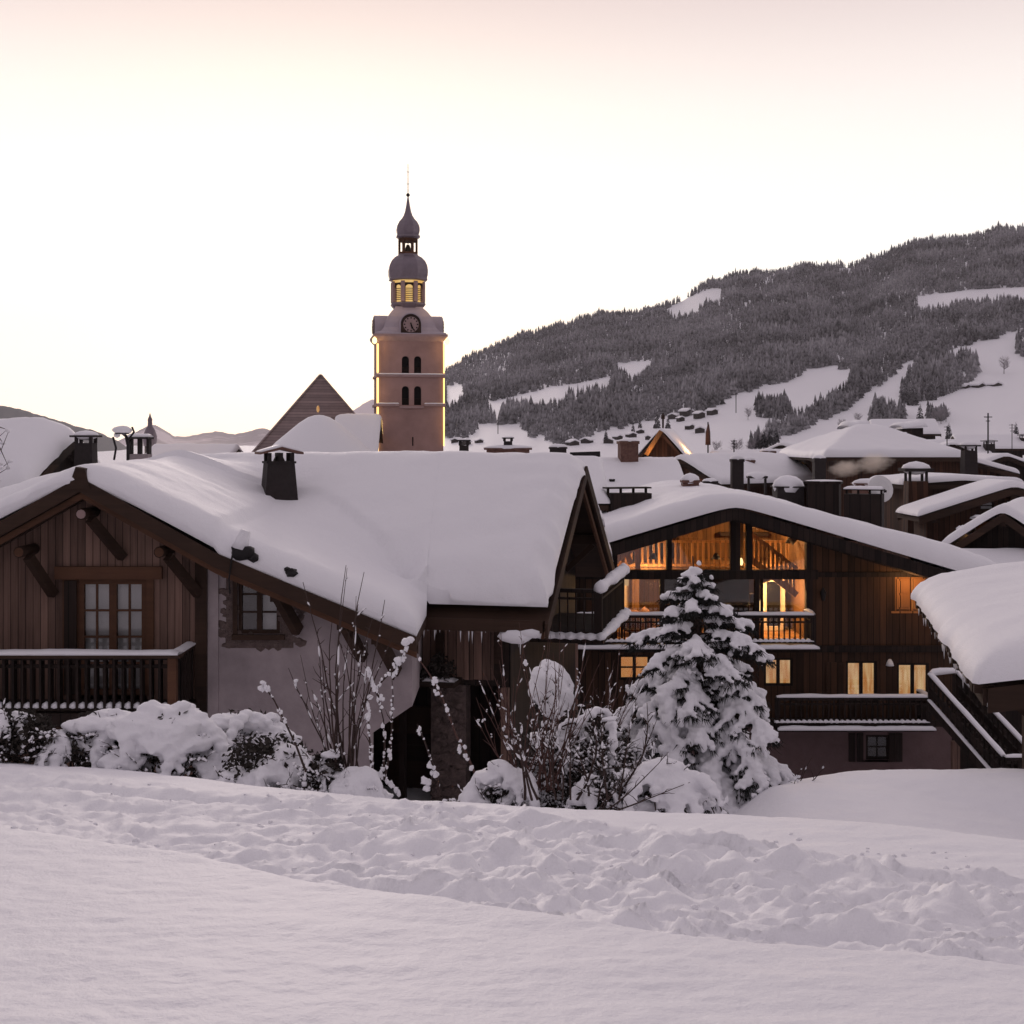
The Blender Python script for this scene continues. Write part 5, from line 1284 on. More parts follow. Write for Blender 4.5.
# farther roofs on the right
FAR = [('dark-walled house with plain snow roof at the foot of the meadow', (935, 421), 150, 82, 7, 8, .45),
       ('house with low dormer and snow roof below the antenna pole', (988, 442), 130, 76, 6.5, 7, .5),
       ('farther house with chimney and snow roof at the right edge', (1018, 436), 165, 86, 8, 9, .42),
       ('house with shallow snow roof and dark gable left of the hipped chalet', (782, 445), 112, -50, 6, 9, .35),
       ('low house with brick stack and snow roof under the lone bare tree', (775, 461), 92, -40, 5, 6, .4)]
for i, (lb, (a, b), D, r_, w_, d_, s_) in enumerate(FAR):
    h = house('village_house', lb, P(a, b, D), rad(r_), w_*.85, d_*.8, s_, .6, .5, .3, WOOD_V if i % 2 else WOOD_D, seed=31+i, nx=16, ny=16)
    if i in (1, 2): chim_at(h, a-4+i*5, b+12, b-2, D-2, 1.0, .9, 'slab', 0, .25, CHIM)
    if i == 4: chim_at(h, 768, 470, 451, 92, .9, .9, 'brick', 0, .2)
for i, (lb, (a, b), D, r_, w_, d_, s_) in enumerate([
       ('small house with dark gable and snow roof just right of the sweeping roof', (733, 470), 84, 20, 4, 4, .5), ('narrow dark-gabled house under snow below the tall mast', (764, 464), 100, 12, 5, 5, .45),
       ('dark-gabled house high behind the hipped chalet, its front in shade', (906, 438), 125, 10, 6, 5, .42), ('house with dark gable between the hipped chalet and the aerial', (953, 444), 118, -14, 6, 5, .45), ('dark low-gabled house under the aerial', (1006, 456), 98, 8, 6, 5, .36)]):
    house('village_house', lb, P(a, b, D), rad(r_), w_, d_, s_, .6, .5, .26, WOOD_D, seed=71+i, nx=14, ny=14)
# roofs just over the long wing's ridge
h = HB['j'] = house('village_house', 'house whose chimneys show over the long snow ridge right of the tower', P(600, 462.5, 47), rad(90), 6, 6.3, .4, .5, .4, .25, WOOD_V, seed=41)
chim_at(h, 464, 462, 439, 46.5, .36, .36, 'slab', 0, .05, CHIM)
chim_at(h, 508, 463, 448, 46.5, 1.55, .6, 'brick', 0, .12); chim_at(h, 508, 452, 437, 46.5, .34, .3, 'slab', 0, .05, CHIM)
chim_at(h, 558, 462, 447, 47, .6, .5, 'brick', 0, .12, CHIM)
q = MB(); q.beam(P(448, 456, 47.5), P(480, 454.5, 47.5), .1, .12); q.beam(P(570, 455, 47.5), P(600, 454, 47.5), .3, .2); q.build('ridge_board', IRON, h, False, True)
# left edge
h = HB['k'] = house('village_house', 'house with big rounded snow roof and flat-capped chimney at the left edge', P(72, 441, 43), rad(87), 6.2, 9, .42, .6, .5, .75, WOOD_D, seed=51, edge=1.3, nx=30, ny=40)
chim_at(h, 86, 466, 434, 42, .62, .6, 'slab', 0, .16, CHIM)
h = house('village_house', 'pale low snow roof veiled by chimney smoke left of the church', P(238, 449, 120), rad(88), 8, 7, .35, .6, .5, .5, WOOD_V, seed=53)
kp = thing('cupola', 'small dark onion cupola with a spire behind the left chalet ridge', 'cupola', P(150, 470, 140))
s = 140/F
q = MB(); q.lathe([(r*s, z*s) for r, z in ((5.5, -40), (5.5, 24))], 8); q.build('drum', CHIM, kp)
q = MB(); q.lathe([(r*s, z*s) for r, z in ((6, 24), (7, 30), (7, 34), (5, 40), (2.5, 44), (2.2, 49), (2.6, 50), (1, 54), (.3, 57))], 10); q.build('onion_dome', METALS, kp, True)
tb = thing('chimney', 'table-shaped flat chimney cover with snow beside the dark cupola', 'chimney', P(140, 466, 52))
s = 52/F; q = MB(); q.box(-10*s, 10*s, -.3, .3, -30*s, 12*s); q.build('stack', PLASTER, tb)
q = MB(); q.box(-11*s, 11*s, -.4, .4, 27*s, 29*s)
for x in (-9, 0, 9): q.box(x*s-.05, x*s+.05, -.2, .2, 12*s, 27*s)
q.build('cover', CHIM, tb); q = MB(); snow_bar(q, (-11*s, 0, 29*s), (11*s, 0, 29*s), .8, .14, 8); q.build('cover_snow', SNOW, tb, True)
fd = thing('lamp_post', 'curved iron lamp post with snow-capped lantern behind the left ridge', 'lamp post', P(126, 470, 34))
s = 34/F; q = MB(); q.tube([(2*s, 0, -60*s), (2*s, 0, 25*s), (0, 0, 34*s), (-4*s, 0, 37*s)], .045, 6); q.tube([(-13*s, 0, 33*s), (-10*s, 0, 22*s), (-12*s, 0, 10*s)], .03, 5); q.tube([(2*s, 0, 30*s), (8*s, 0, 38*s), (6*s, 0, 43*s)], .03, 5); q.build('post', IRON, fd, True)
q = MB(); q.lathe([(.20, 0), (.13, .13), (.02, .2)], 10, (-4*s, 0, 36*s)); q.build('lantern', IRON, fd); q = MB(); q.ico((-4*s, 0, 40*s), .27, .22, .12, .1, 2); q.ico((-9*s, 0, 35*s), .1, .1, .08, .1, 1); q.build('lantern_snow', SNOWC2, fd, True)
an = thing('antenna', 'thin rooftop aerial with cross bars against the white meadow', 'antenna', P(988, 450, 100)); s = 100/F
q = MB(); q.tube([(0, 0, -20*s), (0, 0, 37*s)], .06, 5); q.beam((-4*s, 0, 33*s), (4*s, 0, 33*s), .07, .07); q.beam((-2*s, 0, 29*s), (2*s, 0, 29*s), .06, .06); q.build('aerial', IRON, an)
# little chalets up on the slope
def mini(px_, py_, D, w_, label, grp, rot=0):
    c = P(px_, py_, D); t_ = thing('hillside_chalet', label, 'house', c, rot, grp); s = w_
    q = MB(); q.prism([(-s/2, -2), (s/2, -2), (s/2, s*.26), (0, s*.44), (-s/2, s*.26)], 0, s*1.1); q.build('wall', WOOD_D, t_)
    q = MB(); q.prism([(-s*.62, s*.22), (0, s*.45), (s*.62, s*.22), (s*.62, s*.36), (0, s*.62), (-s*.62, s*.36)], -s*.1, s*1.2); q.build('roof_snow', SNOWF, t_, False)
    return t_
def mD(px_, py_): return float(m_point(np.array([float(px_)]), np.array([float(py_)]))[1][0])
for (a, b, s, r_, lb) in ((968, 388, 8, 40, 'left one of the dark cabins in a row on the open right meadow'), (982, 387, 9, 35, 'middle cabin of the row on the open right meadow'), (998, 386, 8, 20, 'right-hand cabin at the end of the meadow row')):
    mini(a, b+1, mD(a, b), (s+2)/F*mD(a, b), lb, 'cabins in a row on the right meadow', rad(r_))
rr = random.Random(6)
for (a, b) in ((690, 412), (672, 416), (682, 418), (702, 414), (715, 411), (620, 437), (608, 441), (633, 435), (641, 431), (585, 441), (575, 443), (565, 439), (692, 426), (700, 430), (648, 437), (455, 441), (466, 443), (480, 441)):
    mini(a, b+1.5, mD(a, b)*.98, rr.uniform(6, 10)/F*mD(a, b), 'tiny snow-roofed chalet scattered on the lower slope below the forest', 'tiny chalets scattered on the lower slope', rr.uniform(-1, 1))
# scattered trees on the white meadows
def bare_tree(name, label, base, h, group, seed, lean=0):
    t_ = thing(name, label, 'tree', base, 0, group); rg = random.Random(seed); q = MB()
    q.tube([(0, 0, -.5), (lean*.3, 0, h*.3), (lean*.6, 0, h*.6), (lean, 0, h*.9)], [h*.022, h*.018, h*.012, h*.004], 5); q.build('trunk', BARK, t_, True)
    q = MB()
    for i in range(46):
        z = h*rg.uniform(.22, .85); a = rg.uniform(0, 6.28); L = h*.42*(1.1-abs(z/h-.5)); up_ = rg.uniform(.5, 1.2)
        p0 = Vector((lean*z/h, 0, z)); p1 = p0+Vector((math.cos(a)*L*.5, math.sin(a)*L*.5, L*.35*up_)); p2 = p1+Vector((math.cos(a+.3)*L*.3, math.sin(a+.3)*L*.3, L*.4*up_))
        q.tube([p0, p1, p2], [h*.010, h*.007, h*.003], 3)
        for k in range(3):
            e = p1+Vector((rg.gauss(0, L*.25), rg.gauss(0, L*.25), abs(rg.gauss(0, L*.3)))); q.tube([p1, e], [h*.006, h*.002], 3)
    q.build('crown', m_btree, t_, False); return t_
m_btree = m_plain('frosted_twigs', (.22, .20, .215), .9, 0, .7, .5)
for i, (a, b, hp) in enumerate(((720, 398, 12), (858, 426, 13), (875, 428, 14), (1004, 374, 17), (748, 420, 12), (737, 462, 22), (760, 458, 26), (752, 461, 20), (768, 459, 24), (941, 424, 15), (946, 422, 14), (935, 425, 14), (717, 460, 18), (842, 433, 14))):
    D = mD(a, b) if b < 440 else 330
    bare_tree('bare_tree', 'frosted leafless tree standing alone on the snowy meadow' if b < 440 else 'grey leafless tree in the thicket behind the village roofs', P(a, b, D), hp/F*D, 'leafless trees on the snow meadows' if b < 440 else 'leafless thicket trees behind the village', 60+i)
def conifer(label, base, h, group, seed, r=.24):
    t_ = thing('conifer_tree', label, 'tree', base, 0, group); q = MB(); q.tube([(0, 0, -.5), (0, 0, h*.5)], [h*.02, h*.012], 6); q.build('trunk', BARK, t_)
    rg = random.Random(seed); q = MB()
    for i in range(150):
        z = h*(.06+.92*rg.random()**1.25); R_ = h*r*(1-z/h)**.85+.05; a = rg.uniform(0, 6.28); w_ = R_*.45
        tip = Vector((math.cos(a)*R_, math.sin(a)*R_, z-R_*.35)); sd = Vector((-math.sin(a), math.cos(a), 0))*w_*.5
        q.add([(0, 0, z+R_*.25), tip+sd, tip-Vector((0, 0, R_*.2)), tip-sd], [(0, 1, 2), (0, 2, 3)])
    q.build('crown', FTREE, t_); return t_
CT = [(874, 420, 17), (880, 421, 21), (886, 418, 15), (893, 419, 14), (758, 448, 13), (764, 447, 18), (770, 445, 17), (776, 443, 15), (731, 466, 15), (949, 442, 18), (1016, 437, 14), (920, 421, 17), (913, 405, 24), (922, 400, 22), (931, 400, 24), (940, 396, 20), (905, 403, 22), (668, 430, 14), (657, 428, 16), (503, 423, 14), (494, 422, 12), (845, 433, 13), (918, 439, 14), (606, 439, 9), (640, 428, 9), (633, 432, 9)]
for i, (a, b, hp) in enumerate(CT):
    D = mD(a, b) if b < 436 else 260
    conifer('dark spruce standing at the edge of the white meadow' if b < 436 else 'dark spruce poking up between the village roofs', P(a, b, D), hp/F*D*1.12, 'spruces along the meadow edges' if b < 436 else 'spruces among the village roofs', 90+i)
# power poles on the slope
for a, b, hp in ((736, 413, 20), (498, 434, 12), (528, 437, 14)):
    D = mD(a, b)*.97; t_ = thing('pole', 'thin wire pole standing on the snow slope below the forest', 'pole', P(a, b, D), 0, 'wire poles on the slope'); q = MB(); q.tube([(0, 0, 0), (0, 0, hp/F*D)], .28, 5); q.build('shaft', IRON, t_)
# ---------------------------------------------------------------- chimney smoke
def m_smoke(name, dens, col, sc_):
    m, t = mat(name); c = t.n('ShaderNodeTexCoord').outputs['Object']
    ln = t.n('ShaderNodeVectorMath', operation='LENGTH', ins={0: c}).outputs['Value']
    n1 = t.noise(c, sc_, 4, .6)
    f = t.math('SUBTRACT', t.math('ADD', t.math('SUBTRACT', 1.0, ln), t.math('MULTIPLY', n1, 1.3)), .88)
    f = t.math('MULTIPLY', t.math('MAXIMUM', f, 0), dens)
    v = t.n('ShaderNodeVolumePrincipled', ins={'Color': (*col, 1), 'Density': f, 'Anisotropy': .3})
    t.out(None, v.outputs[0]); return m
SMK = m_smoke('smoke_density', 3.5, (.95, .86, .78), 1.7); SMK2 = m_smoke('smoke_thin', .22, (.95, .86, .80), 1.3)
def puff(c, r, m, label):
    q = MB(); q.ico((0, 0, 0), 1, 1, 1, 0, 3); o = q.build('smoke', m); o.location = c; o.scale = r; tag(o, label, 'smoke', None, 'stuff'); return o
puff(P(846, 468, 56), (1.0, .6, .5), SMK, 'dense cream smoke curling from the chimney before the hipped chalet')
puff(P(874, 462, 56), (1.0, .6, .6), SMK, 'thinner cream smoke drifting right before the hipped chalet')
puff(P(188, 448, 75), (4.6, 2.2, 1.7), SMK2, 'pale pinkish smoke hanging over the ridge left of the church')

for i, (a, b, D, hp) in enumerate(((734, 452, 90, 26), (947, 432, 112, 20), (1012, 428, 140, 18))):
    t_ = thing('antenna', ['rooftop aerial right of the wide dark chimney', 'short aerial above the hipped chalet roof', 'aerial above the farthest roofs at the right edge'][i], 'antenna', P(a, b+14, D)); s_ = D/F
    q = MB(); q.tube([(0, 0, -10*s_), (0, 0, hp*s_)], .045, 5)
    for k in range(3): q.beam((-(3-k*.6)*s_, 0, (hp-1-k*3)*s_), ((3-k*.6)*s_, 0, (hp-1-k*3)*s_), .05, .05)
    q.build('aerial', IRON, t_)
for h_, a, b, D in ((HB['a'], 650, 478, 58), (HB['a'], 612, 486, 56.5), (HB['d'], 905, 440, 76), (HB['c'], 706, 462, 95)): chim_at(h_, a, b+6, b-7, D, .22, .22, 'brick', 0, .06, IRON)
# ================================================================ snow-laden plants in front of the chalets
def on_ground(px_, D): x = PX(px_, D); return Vector((x, D, gh(x, D)))
# ---- the young spruce
SB = on_ground(703, 16.2); SH = PZ(556, 16.2)-SB.z
T = thing('spruce_tree', 'young spruce bowed under heavy snow in front of the lit chalet', 'tree', SB)
rg = random.Random(21)
q = MB(); q.tube([(0, 0, -.3), (-.02, 0, SH*.4), (-.08, 0, SH*.75), (-.13, 0, SH)], [.075, .05, .025, .008], 8); q.build('trunk', BARK, T, True)
hp = np.array([0, .10, .22, .38, .48, .60, .66, .74, .82, .90, 1.0])
rp_ = np.array([1.30, 1.55, 1.42, 1.12, .95, .78, .76, .66, .40, .18, .03])
SN = MB(); ND = MB(); BR = MB()
def needle(c, d, l, w_):
    sd = d.cross(Vector((rg.gauss(0, 1), rg.gauss(0, 1), rg.gauss(0, 1))))
    if sd.length < 1e-3: return
    sd = sd.normalized()*w_; ND.add([c-sd, c+sd, c+d*l], [(0, 1, 2)])
nb = 78
for i in range(nb):
    f = (i+.5)/nb; f = f**.9; h = SH*(.06+.92*f)
    az = i*2.39996+rg.uniform(-.3, .3)
    L_ = float(np.interp(f, hp, rp_))*rg.uniform(.78, 1.18)
    if L_ < .08: continue
    dr = (.75-.55*f)*rg.uniform(.75, 1.25)
    dv = Vector((math.cos(az), math.sin(az), 0)); lat = Vector((-dv.y, dv.x, 0))
    c0 = Vector((-.13*f, 0, h))
    def pt(t): return c0+dv*(L_*t)+Vector((0, 0, L_*(.22*t*(1-f*.3)-dr*t*t*.9+(.10 if f > .6 else 0)*t)))
    ts = [k/6 for k in range(7)]; pts = [pt(t) for t in ts]
    BR.tube(pts, [.016-.012*t for t in ts], 4)
    if rg.random() > .93: continue
    heavy = 1 if f < .5 else .8
    n = max(3, int(L_/.07))
    for k in range(n):
        t = .22+.80*k/(n-1); p = pt(min(t, 1.03))
        r_ = heavy*(.045+.055*math.sin(min(1, t)*2.6))*rg.uniform(.75, 1.3)*(1.15-.45*f)
        SN.ico(p+Vector((0, 0, r_*.55)), r_*1.15, r_*1.15, r_*.8, .12, 1, rg)
        # side twigs with their own pads, hanging at the tips
        if t > .3:
            for s in (-1, 1):
                if rg.random() < .60:
                    wl = L_*.30*(1.1-abs(t-.55))*rg.uniform(.4, 1.1)
                    e = p+lat*s*wl+Vector((0, 0, -wl*(.35+.5*(1-f)))); BR.tube([p, e], [.008, .003], 3)
                    m_ = max(2, int(wl/.06))
                    for j in range(1, m_+1):
                        c = p.lerp(e, j/m_); rr_ = r_*(.85-.35*j/m_)*rg.uniform(.7, 1.2); SN.ico(c+Vector((0, 0, rr_*.5)), rr_, rr_, rr_*.85, .15, 1, rg)
                        for z in range(9): needle(c+Vector((rg.gauss(0, .03), rg.gauss(0, .03), -.01)), (lat*s*.4+dv*.5+Vector((rg.gauss(0, .5), rg.gauss(0, .5), -1.0))).normalized(), rg.uniform(.05, .12), .008)
        for z in range(16): needle(p+Vector((rg.gauss(0, .035), rg.gauss(0, .035), -.02)), (dv*.6+Vector((rg.gauss(0, .6), rg.gauss(0, .6), -.9))).normalized(), rg.uniform(.06, .15), .008)
    if f < .55:       # drooping snow fingers at the branch end
        for z in range(rg.randint(1, 3)):
            c = pt(1.0)+lat*rg.uniform(-.14, .14); m_ = rg.randint(2, 4)
            for j in range(m_): SN.ico(c+dv*.02*j-Vector((0, 0, .06*j)), .055-.008*j, .05-.008*j, .065, .1, 1, rg)
# heavy drapes that have merged on the side toward us
for (a, b, r_) in ((668, 700, .17), (672, 722, .19), (664, 742, .17), (690, 708, .13), (735, 742, .15), (748, 762, .13), (712, 755, .13), (690, 660, .10), (705, 668, .09), (765, 770, .12), (785, 784, .09)):
    c = P(a, b, 15.45)-SB
    u_ = Vector((rg.uniform(-.35, .35), -.12, -1)).normalized()
    for j in range(9):
        t_ = j/8; SN.ico(c-u_*.15+u_*(.42*t_)*(r_/.15)+Vector((rg.gauss(0, .035), rg.gauss(0, .03)+.12*(1-t_), rg.gauss(0, .02))), r_*.62*(1-.55*t_), r_*.6*(1-.5*t_), r_*.6*(1-.3*t_), .18, 1, rg)
for j, (a, b) in enumerate(((691, 576), (693, 570), (699, 563), (690, 583), (698, 588), (712, 577))): SN.ico(P(a, b, 16.15)-SB, .045, .045, .05, .15, 1, rg)
for i in range(1100):   # dense inner needles
    f = rg.random()**1.3; r_ = float(np.interp(f, hp, rp_))*math.sqrt(rg.random())*.5; a = rg.uniform(0, 6.28)
    needle(Vector((r_*math.cos(a), r_*math.sin(a), SH*(.05+.9*f)-r_*.35)), Vector((math.cos(a), math.sin(a), rg.uniform(-1, .2))).normalized(), rg.uniform(.08, .2), .012)
BR.build('branches', BARK, T); ND.build('needles', NEEDLE, T)
blobmesh('branch_snow', SN, SNOWC2, T, .018, 2, False, .022, .07)

# ---- hedge shrubs sunk in snow
def leafmass(q, c, rx, ry, rz, n, s, rng):
    for i in range(n):
        d = Vector((rng.gauss(0, 1), rng.gauss(0, 1), rng.gauss(0, 1))).normalized()*rng.random()**.4
        leaf_quad(q, Vector(c)+Vector((d.x*rx, d.y*ry, d.z*rz)), s*rng.uniform(.5, 1.2), rng)
def twigs(q, base, n, L, spread, rad_, rng, bend=.2):
    for i in range(n):
        a = rng.uniform(0, 6.28); d = Vector((math.cos(a)*spread, math.sin(a)*spread, 1)).normalized(); p = Vector(base)+Vector((rng.gauss(0, .08), rng.gauss(0, .08), 0)); pts = [p]
        l_ = L*rng.uniform(.5, 1.1)
        for k in range(4): d = (d+Vector((rng.gauss(0, bend), rng.gauss(0, bend), rng.gauss(0, bend*.4)))).normalized(); p = p+d*l_/4; pts.append(p)
        q.tube(pts, [rad_, rad_*.8, rad_*.6, rad_*.45, rad_*.25], 4)
def dust(s, pts, r, rng, p=.8, k=1.0):
    """a thin uneven strip of snow lying along the upper side of a twig"""
    n = len(pts)
    for i in range(n-1):
        if rng.random() > p: continue
        d = (pts[i+1]-pts[i]).normalized(); flat = (1-abs(d.z)*.75)
        a, b = pts[i].lerp(pts[i+1], rng.uniform(0, .25)), pts[i].lerp(pts[i+1], rng.uniform(.6, 1))
        q_ = [a.lerp(b, t)+Vector((rng.gauss(0, .002), rng.gauss(0, .002), r*.9+.003)) for t in (0, .3, .65, 1)]
        m = k*(.35+flat)*r; s.tube(q_, [m*.3, m*rng.uniform(.9, 1.7), m*rng.uniform(.8, 1.5), m*.25], 5)
def twig_pts(base, L, d, rng, bend=.25, n=5, sag=.0):
    p = Vector(base); d = Vector(d).normalized(); pts = [p.copy()]
    for k in range(n):
        d = (d+Vector((rng.gauss(0, bend), rng.gauss(0, bend), rng.gauss(0, bend*.5)-sag))).normalized(); p = p+d*L/n; pts.append(p.copy())
    return pts
def snow_bush(name, label, x0, x1, yt, yb, D, seed, drape=1.0, leaves=900, lump=.16, open_=.35, twg=12, group=None, prof=None, cat='shrub', frost=10):
    rng = random.Random(seed); base = on_ground((x0+x1)/2, D)
    t_ = thing(name, label, cat, base, 0, group); s = D/F
    W = (x1-x0)*s/2; Ht = max(.25, PZ(yt, D)-base.z); dep = min(.7, max(.3, W*.8))
    q = MB(); top0 = (lambda u: (1-abs(u)**2.4)**.5) if prof is None else prof
    top = lambda u: top0(u)*(.86+.32*noise.noise(Vector((u*3.1*max(1, W), seed*3.7, 0))))
    tw = MB(); ds = MB()
    # bent boughs carrying thick snow, drooping outward; the dark gaps lie between them
    nbg = int(22*W*drape)+4
    for i in range(nbg):
        u0 = rng.uniform(-1, 1); a = rng.uniform(-2.9, -.2) if rng.random() < .75 else rng.uniform(0, 6.28)
        h0 = Ht*top(u0)*rng.uniform(.62, .98); p = Vector((u0*W*.85, rng.uniform(-.25, .4)*dep, h0)); d = Vector((math.cos(a)*.8, math.sin(a)*.8, .25)); L_ = rng.uniform(.35, .75)*min(1, Ht*1.3)*(1.0+.4*drape)
        pts = [p]
        for k in range(9):
            d = (d+Vector((rng.gauss(0, .10), rng.gauss(0, .10), -.24-.05*k*open_))).normalized(); p = p+d*L_/9
            if p.z < .02: break
            pts.append(p)
        r0 = lump*rng.uniform(.45, .85)
        for k, c in enumerate(pts):
            f = k/9; r_ = r0*(1-.72*f)*(.55+.45*min(1, k/1.5))
            q.ico(c+Vector((0, 0, r_*.3)), r_*1.25, r_*1.15, r_*.85, .16, 1, rng)
            if k > 2 and rng.random() < .5:     # side finger
                e = c+Vector((rng.gauss(0, .07), rng.gauss(0, .05), -rng.uniform(.03, .10))); q.ico(e, r_*.6, r_*.6, r_*.8, .2, 1, rng)
        if len(pts) > 2: tw.tube([c-Vector((0, 0, .02)) for c in pts], [.012-.001*k for k in range(len(pts))], 4)
    # settled snow on top
    for i in range(int(34*W*drape*drape)+4):
        u = rng.uniform(-1, 1); v = rng.uniform(-.7, 1); hgt = Ht*top(u)*(1-.35*v*v)*rng.uniform(.84, .98); r_ = lump*rng.uniform(.5, 1.15)
        q.ico((u*W*.9, v*dep*.6, max(.05, hgt-r_*.5)), r_*1.5, r_*1.35, r_*.6, .15, 1, rng)
    lf = MB()
    leafmass(lf, (0, .05, Ht*.40), W*.93, dep*.8, Ht*.46, leaves, .045, rng); lf.build('foliage', LEAFD, t_)
    for i in range(int(twg*2.2*max(.5, W))+4):
        u = rng.uniform(-1, 1); a = rng.uniform(-3.1, 0); b_ = Vector((u*W*.9, rng.uniform(-.7, .3)*dep, rng.uniform(.05, .7)*Ht*top(u)))
        pts = twig_pts(b_, rng.uniform(.2, .5), (math.cos(a)*.9, math.sin(a)*.6, rng.uniform(.1, .9)), rng, .28, 5, .04); tw.tube(pts, [.008, .007, .006, .005, .004, .002], 4); dust(ds, pts, .009, rng, .75, 1.3)
        for k in range(2):
            sp_ = twig_pts(pts[2+k], rng.uniform(.08, .22), (rng.gauss(0, 1), rng.gauss(0, .6), rng.uniform(-.1, .8)), rng, .3, 3); tw.tube(sp_, [.005, .004, .003, .002], 3); dust(ds, sp_, .008, rng, .7, 1.3)
    tw.build('branches', BARK, t_)
    if ds.v: tag(ds.build('twig_snow', SNOWC2, t_, True), kind='stuff')
    for i in range(int(9*W)+2):
        u = rng.uniform(-1, 1); q.ico((u*W*1.02, -dep*rng.uniform(.7, 1.0), rng.uniform(-.06, .02)), .13*rng.uniform(.6, 1.4), .15, .06, .1, 1, rng)
    tag(blobmesh('snow_load', q, SNOWC2, t_, .020, 2, False, .030, .13), kind='stuff')
    return t_
snow_bush('shrub', 'leafy dark shrub with scattered snow pads at the left edge', -40, 62, 702, 778, 14.6, 1, .9, 2000, .10, .8, 20)
snow_bush('shrub', 'hedge mound of thick snow with dark gaps below the balcony', 50, 142, 700, 776, 14.8, 2, 1.1, 1500, .17, .6)
snow_bush('shrub', 'largest smooth snow-draped shrub with hanging lobes below the french window', 118, 226, 697, 776, 14.6, 3, 1.3, 1200, .21, .4, prof=lambda u: max(.12, (1-max(u, 0)**2*.8))*(1-abs(u)**8)**.5)
snow_bush('shrub', 'twiggy shrub with snow pads behind the big drape at the plaster wall corner', 186, 304, 694, 770, 15.6, 4, 1.3, 1300, .13, .5, 24)
snow_bush('shrub', 'sloping snow-covered shrub with dark feet before the plaster wall', 214, 320, 722, 780, 14.0, 5, 1.3, 1300, .17, .5, prof=lambda u: (.55+.45*u if u < .55 else .8*(1-(u-.55)/.6))+.05)
snow_bush('shrub', 'small brown fern-like tuft dusted with snow right of the sloping shrub', 298, 350, 742, 782, 13.6, 6, .35, 900, .07, .9, 26)
snow_bush('snow_block', 'squared lump of snow on a low post between the bare stems', 334, 378, 768, 786, 13.4, 7, 1.2, 60, .13, .1, 0, cat='snow heap')
snow_bush('shrub', 'rounded snow-capped shrub at the foot of the red twigs, on their left', 466, 528, 760, 802, 13.2, 8, .9, 700, .13, .7, 14)
snow_bush('shrub', 'broad frosted thicket between the red twigs and the spruce', 512, 642, 692, 806, 13.9, 9, .75, 2200, .10, .85, 110)
snow_bush('shrub', 'dark-leaved shrub with tiny snow dots behind the egg-shaped snow cap', 505, 640, 672, 760, 15.6, 10, .30, 2000, .06, .9, 80)
snow_bush('shrub', 'dome-shaped snow-covered shrub at the foot of the spruce', 628, 700, 752, 822, 12.9, 11, 1.5, 600, .16, .4, 10)
snow_bush('shrub', 'low twiggy shrub with snow lumps left of the dome-shaped shrub', 570, 650, 765, 812, 13.0, 12, .8, 1200, .10, .8, 26)
# egg-shaped snow cap on a clipped bush
eb = on_ground(552, 15.0); T = thing('topiary_bush', 'egg-shaped bush top wholly capped in snow above the frosted thicket', 'shrub', eb); e0 = P(551, 690, 15.0)-eb
q = MB(); q.tube([(0, 0, -.2), (e0.x*.5, 0, e0.z*.5), (e0.x, 0, e0.z)], [.035, .03, .025], 6); q.build('trunk', BARK, T, True)
q = MB(); leafmass(q, e0+Vector((0, 0, -.06)), .24, .22, .30, 700, .04, rg); q.build('foliage', LEAFD, T)
q = MB(); q.ico(e0+Vector((-.02, 0, .06)), .26, .22, .27, .03, 3, rg); q.ico(e0+Vector((.05, -.02, -.08)), .22, .2, .26, .05, 3, rg); q.ico(e0+Vector((.16, 0, -.05)), .14, .16, .18, .08, 2, rg)
blobmesh('snow_cap', q, SNOWC2, T, .022, 3, False, .05, .14)
# ---- bare stems
def stem(q, a, b, D, r_, rng, bow=.05, side=0, n=7, sn=None, D2=None):
    p0 = P(*a, D); p1 = P(*b, D2 or D); off = Vector((rng.uniform(-1, 1), rng.uniform(-1, 1), 0))*bow*(p1-p0).length
    pts = []
    for k in range(n):
        t = k/(n-1); pts.append(p0.lerp(p1, t)+off*math.sin(t*math.pi)+Vector((rng.gauss(0, .006), rng.gauss(0, .006), 0)))
    q.tube(pts, [r_*(1-.75*k/(n-1)) for k in range(n)], 5)
    for i in range(side):
        t = rng.uniform(.25, .95); p = p0.lerp(p1, t)+off*math.sin(t*math.pi); d = (p1-p0).normalized(); L_ = rng.uniform(.08, .3)*(1.2-t)
        e = p+(d*.8+Vector((rng.gauss(0, .5), rng.gauss(0, .5), .15)))*L_; sp_ = [p, (p+e)/2+Vector((rng.gauss(0, .01), 0, .01)), e]; q.tube(sp_, [r_*.45, r_*.35, r_*.15], 4)
        if sn is not None: dust(sn, sp_, r_*.7, rng, .35, 1.2)
    if sn is not None:
        dust(sn, pts, r_*.7, rng, .16, 1.5)
        if rng.random() < .22:
            t = rng.uniform(.35, .9); c = p0.lerp(p1, t)+off*math.sin(t*math.pi); w_ = rng.uniform(.014, .03)
            for k in range(3): sn.ico(c+Vector((rng.gauss(0, w_*.6), rng.gauss(0, w_*.6), w_*(k*.7-.5))), w_*rng.uniform(.6, 1.1), None, w_*.9, .3, 1, rng)
    return pts
def stems(name, label, at, D, lst, m, r_, seed, side=4, bow=.05, sn=True, extra=None, cat='shrub'):
    rng = random.Random(seed); b = on_ground(at, D); t_ = thing(name, label, cat, b); q = MB(); s = MB()
    for a, c in lst: stem(q, a, c, D+rng.uniform(-.3, .3), r_*rng.uniform(.7, 1.2), rng, bow, side, sn=s if sn else None, D2=D+rng.uniform(-.5, .5))
    if extra: extra(q, s, rng)
    q.build('branches', m, t_, False, True)
    if s.v: tag(s.build('snow_clods', SNOWC2, t_, True, True), kind='stuff')
    return t_
rng = random.Random(31)
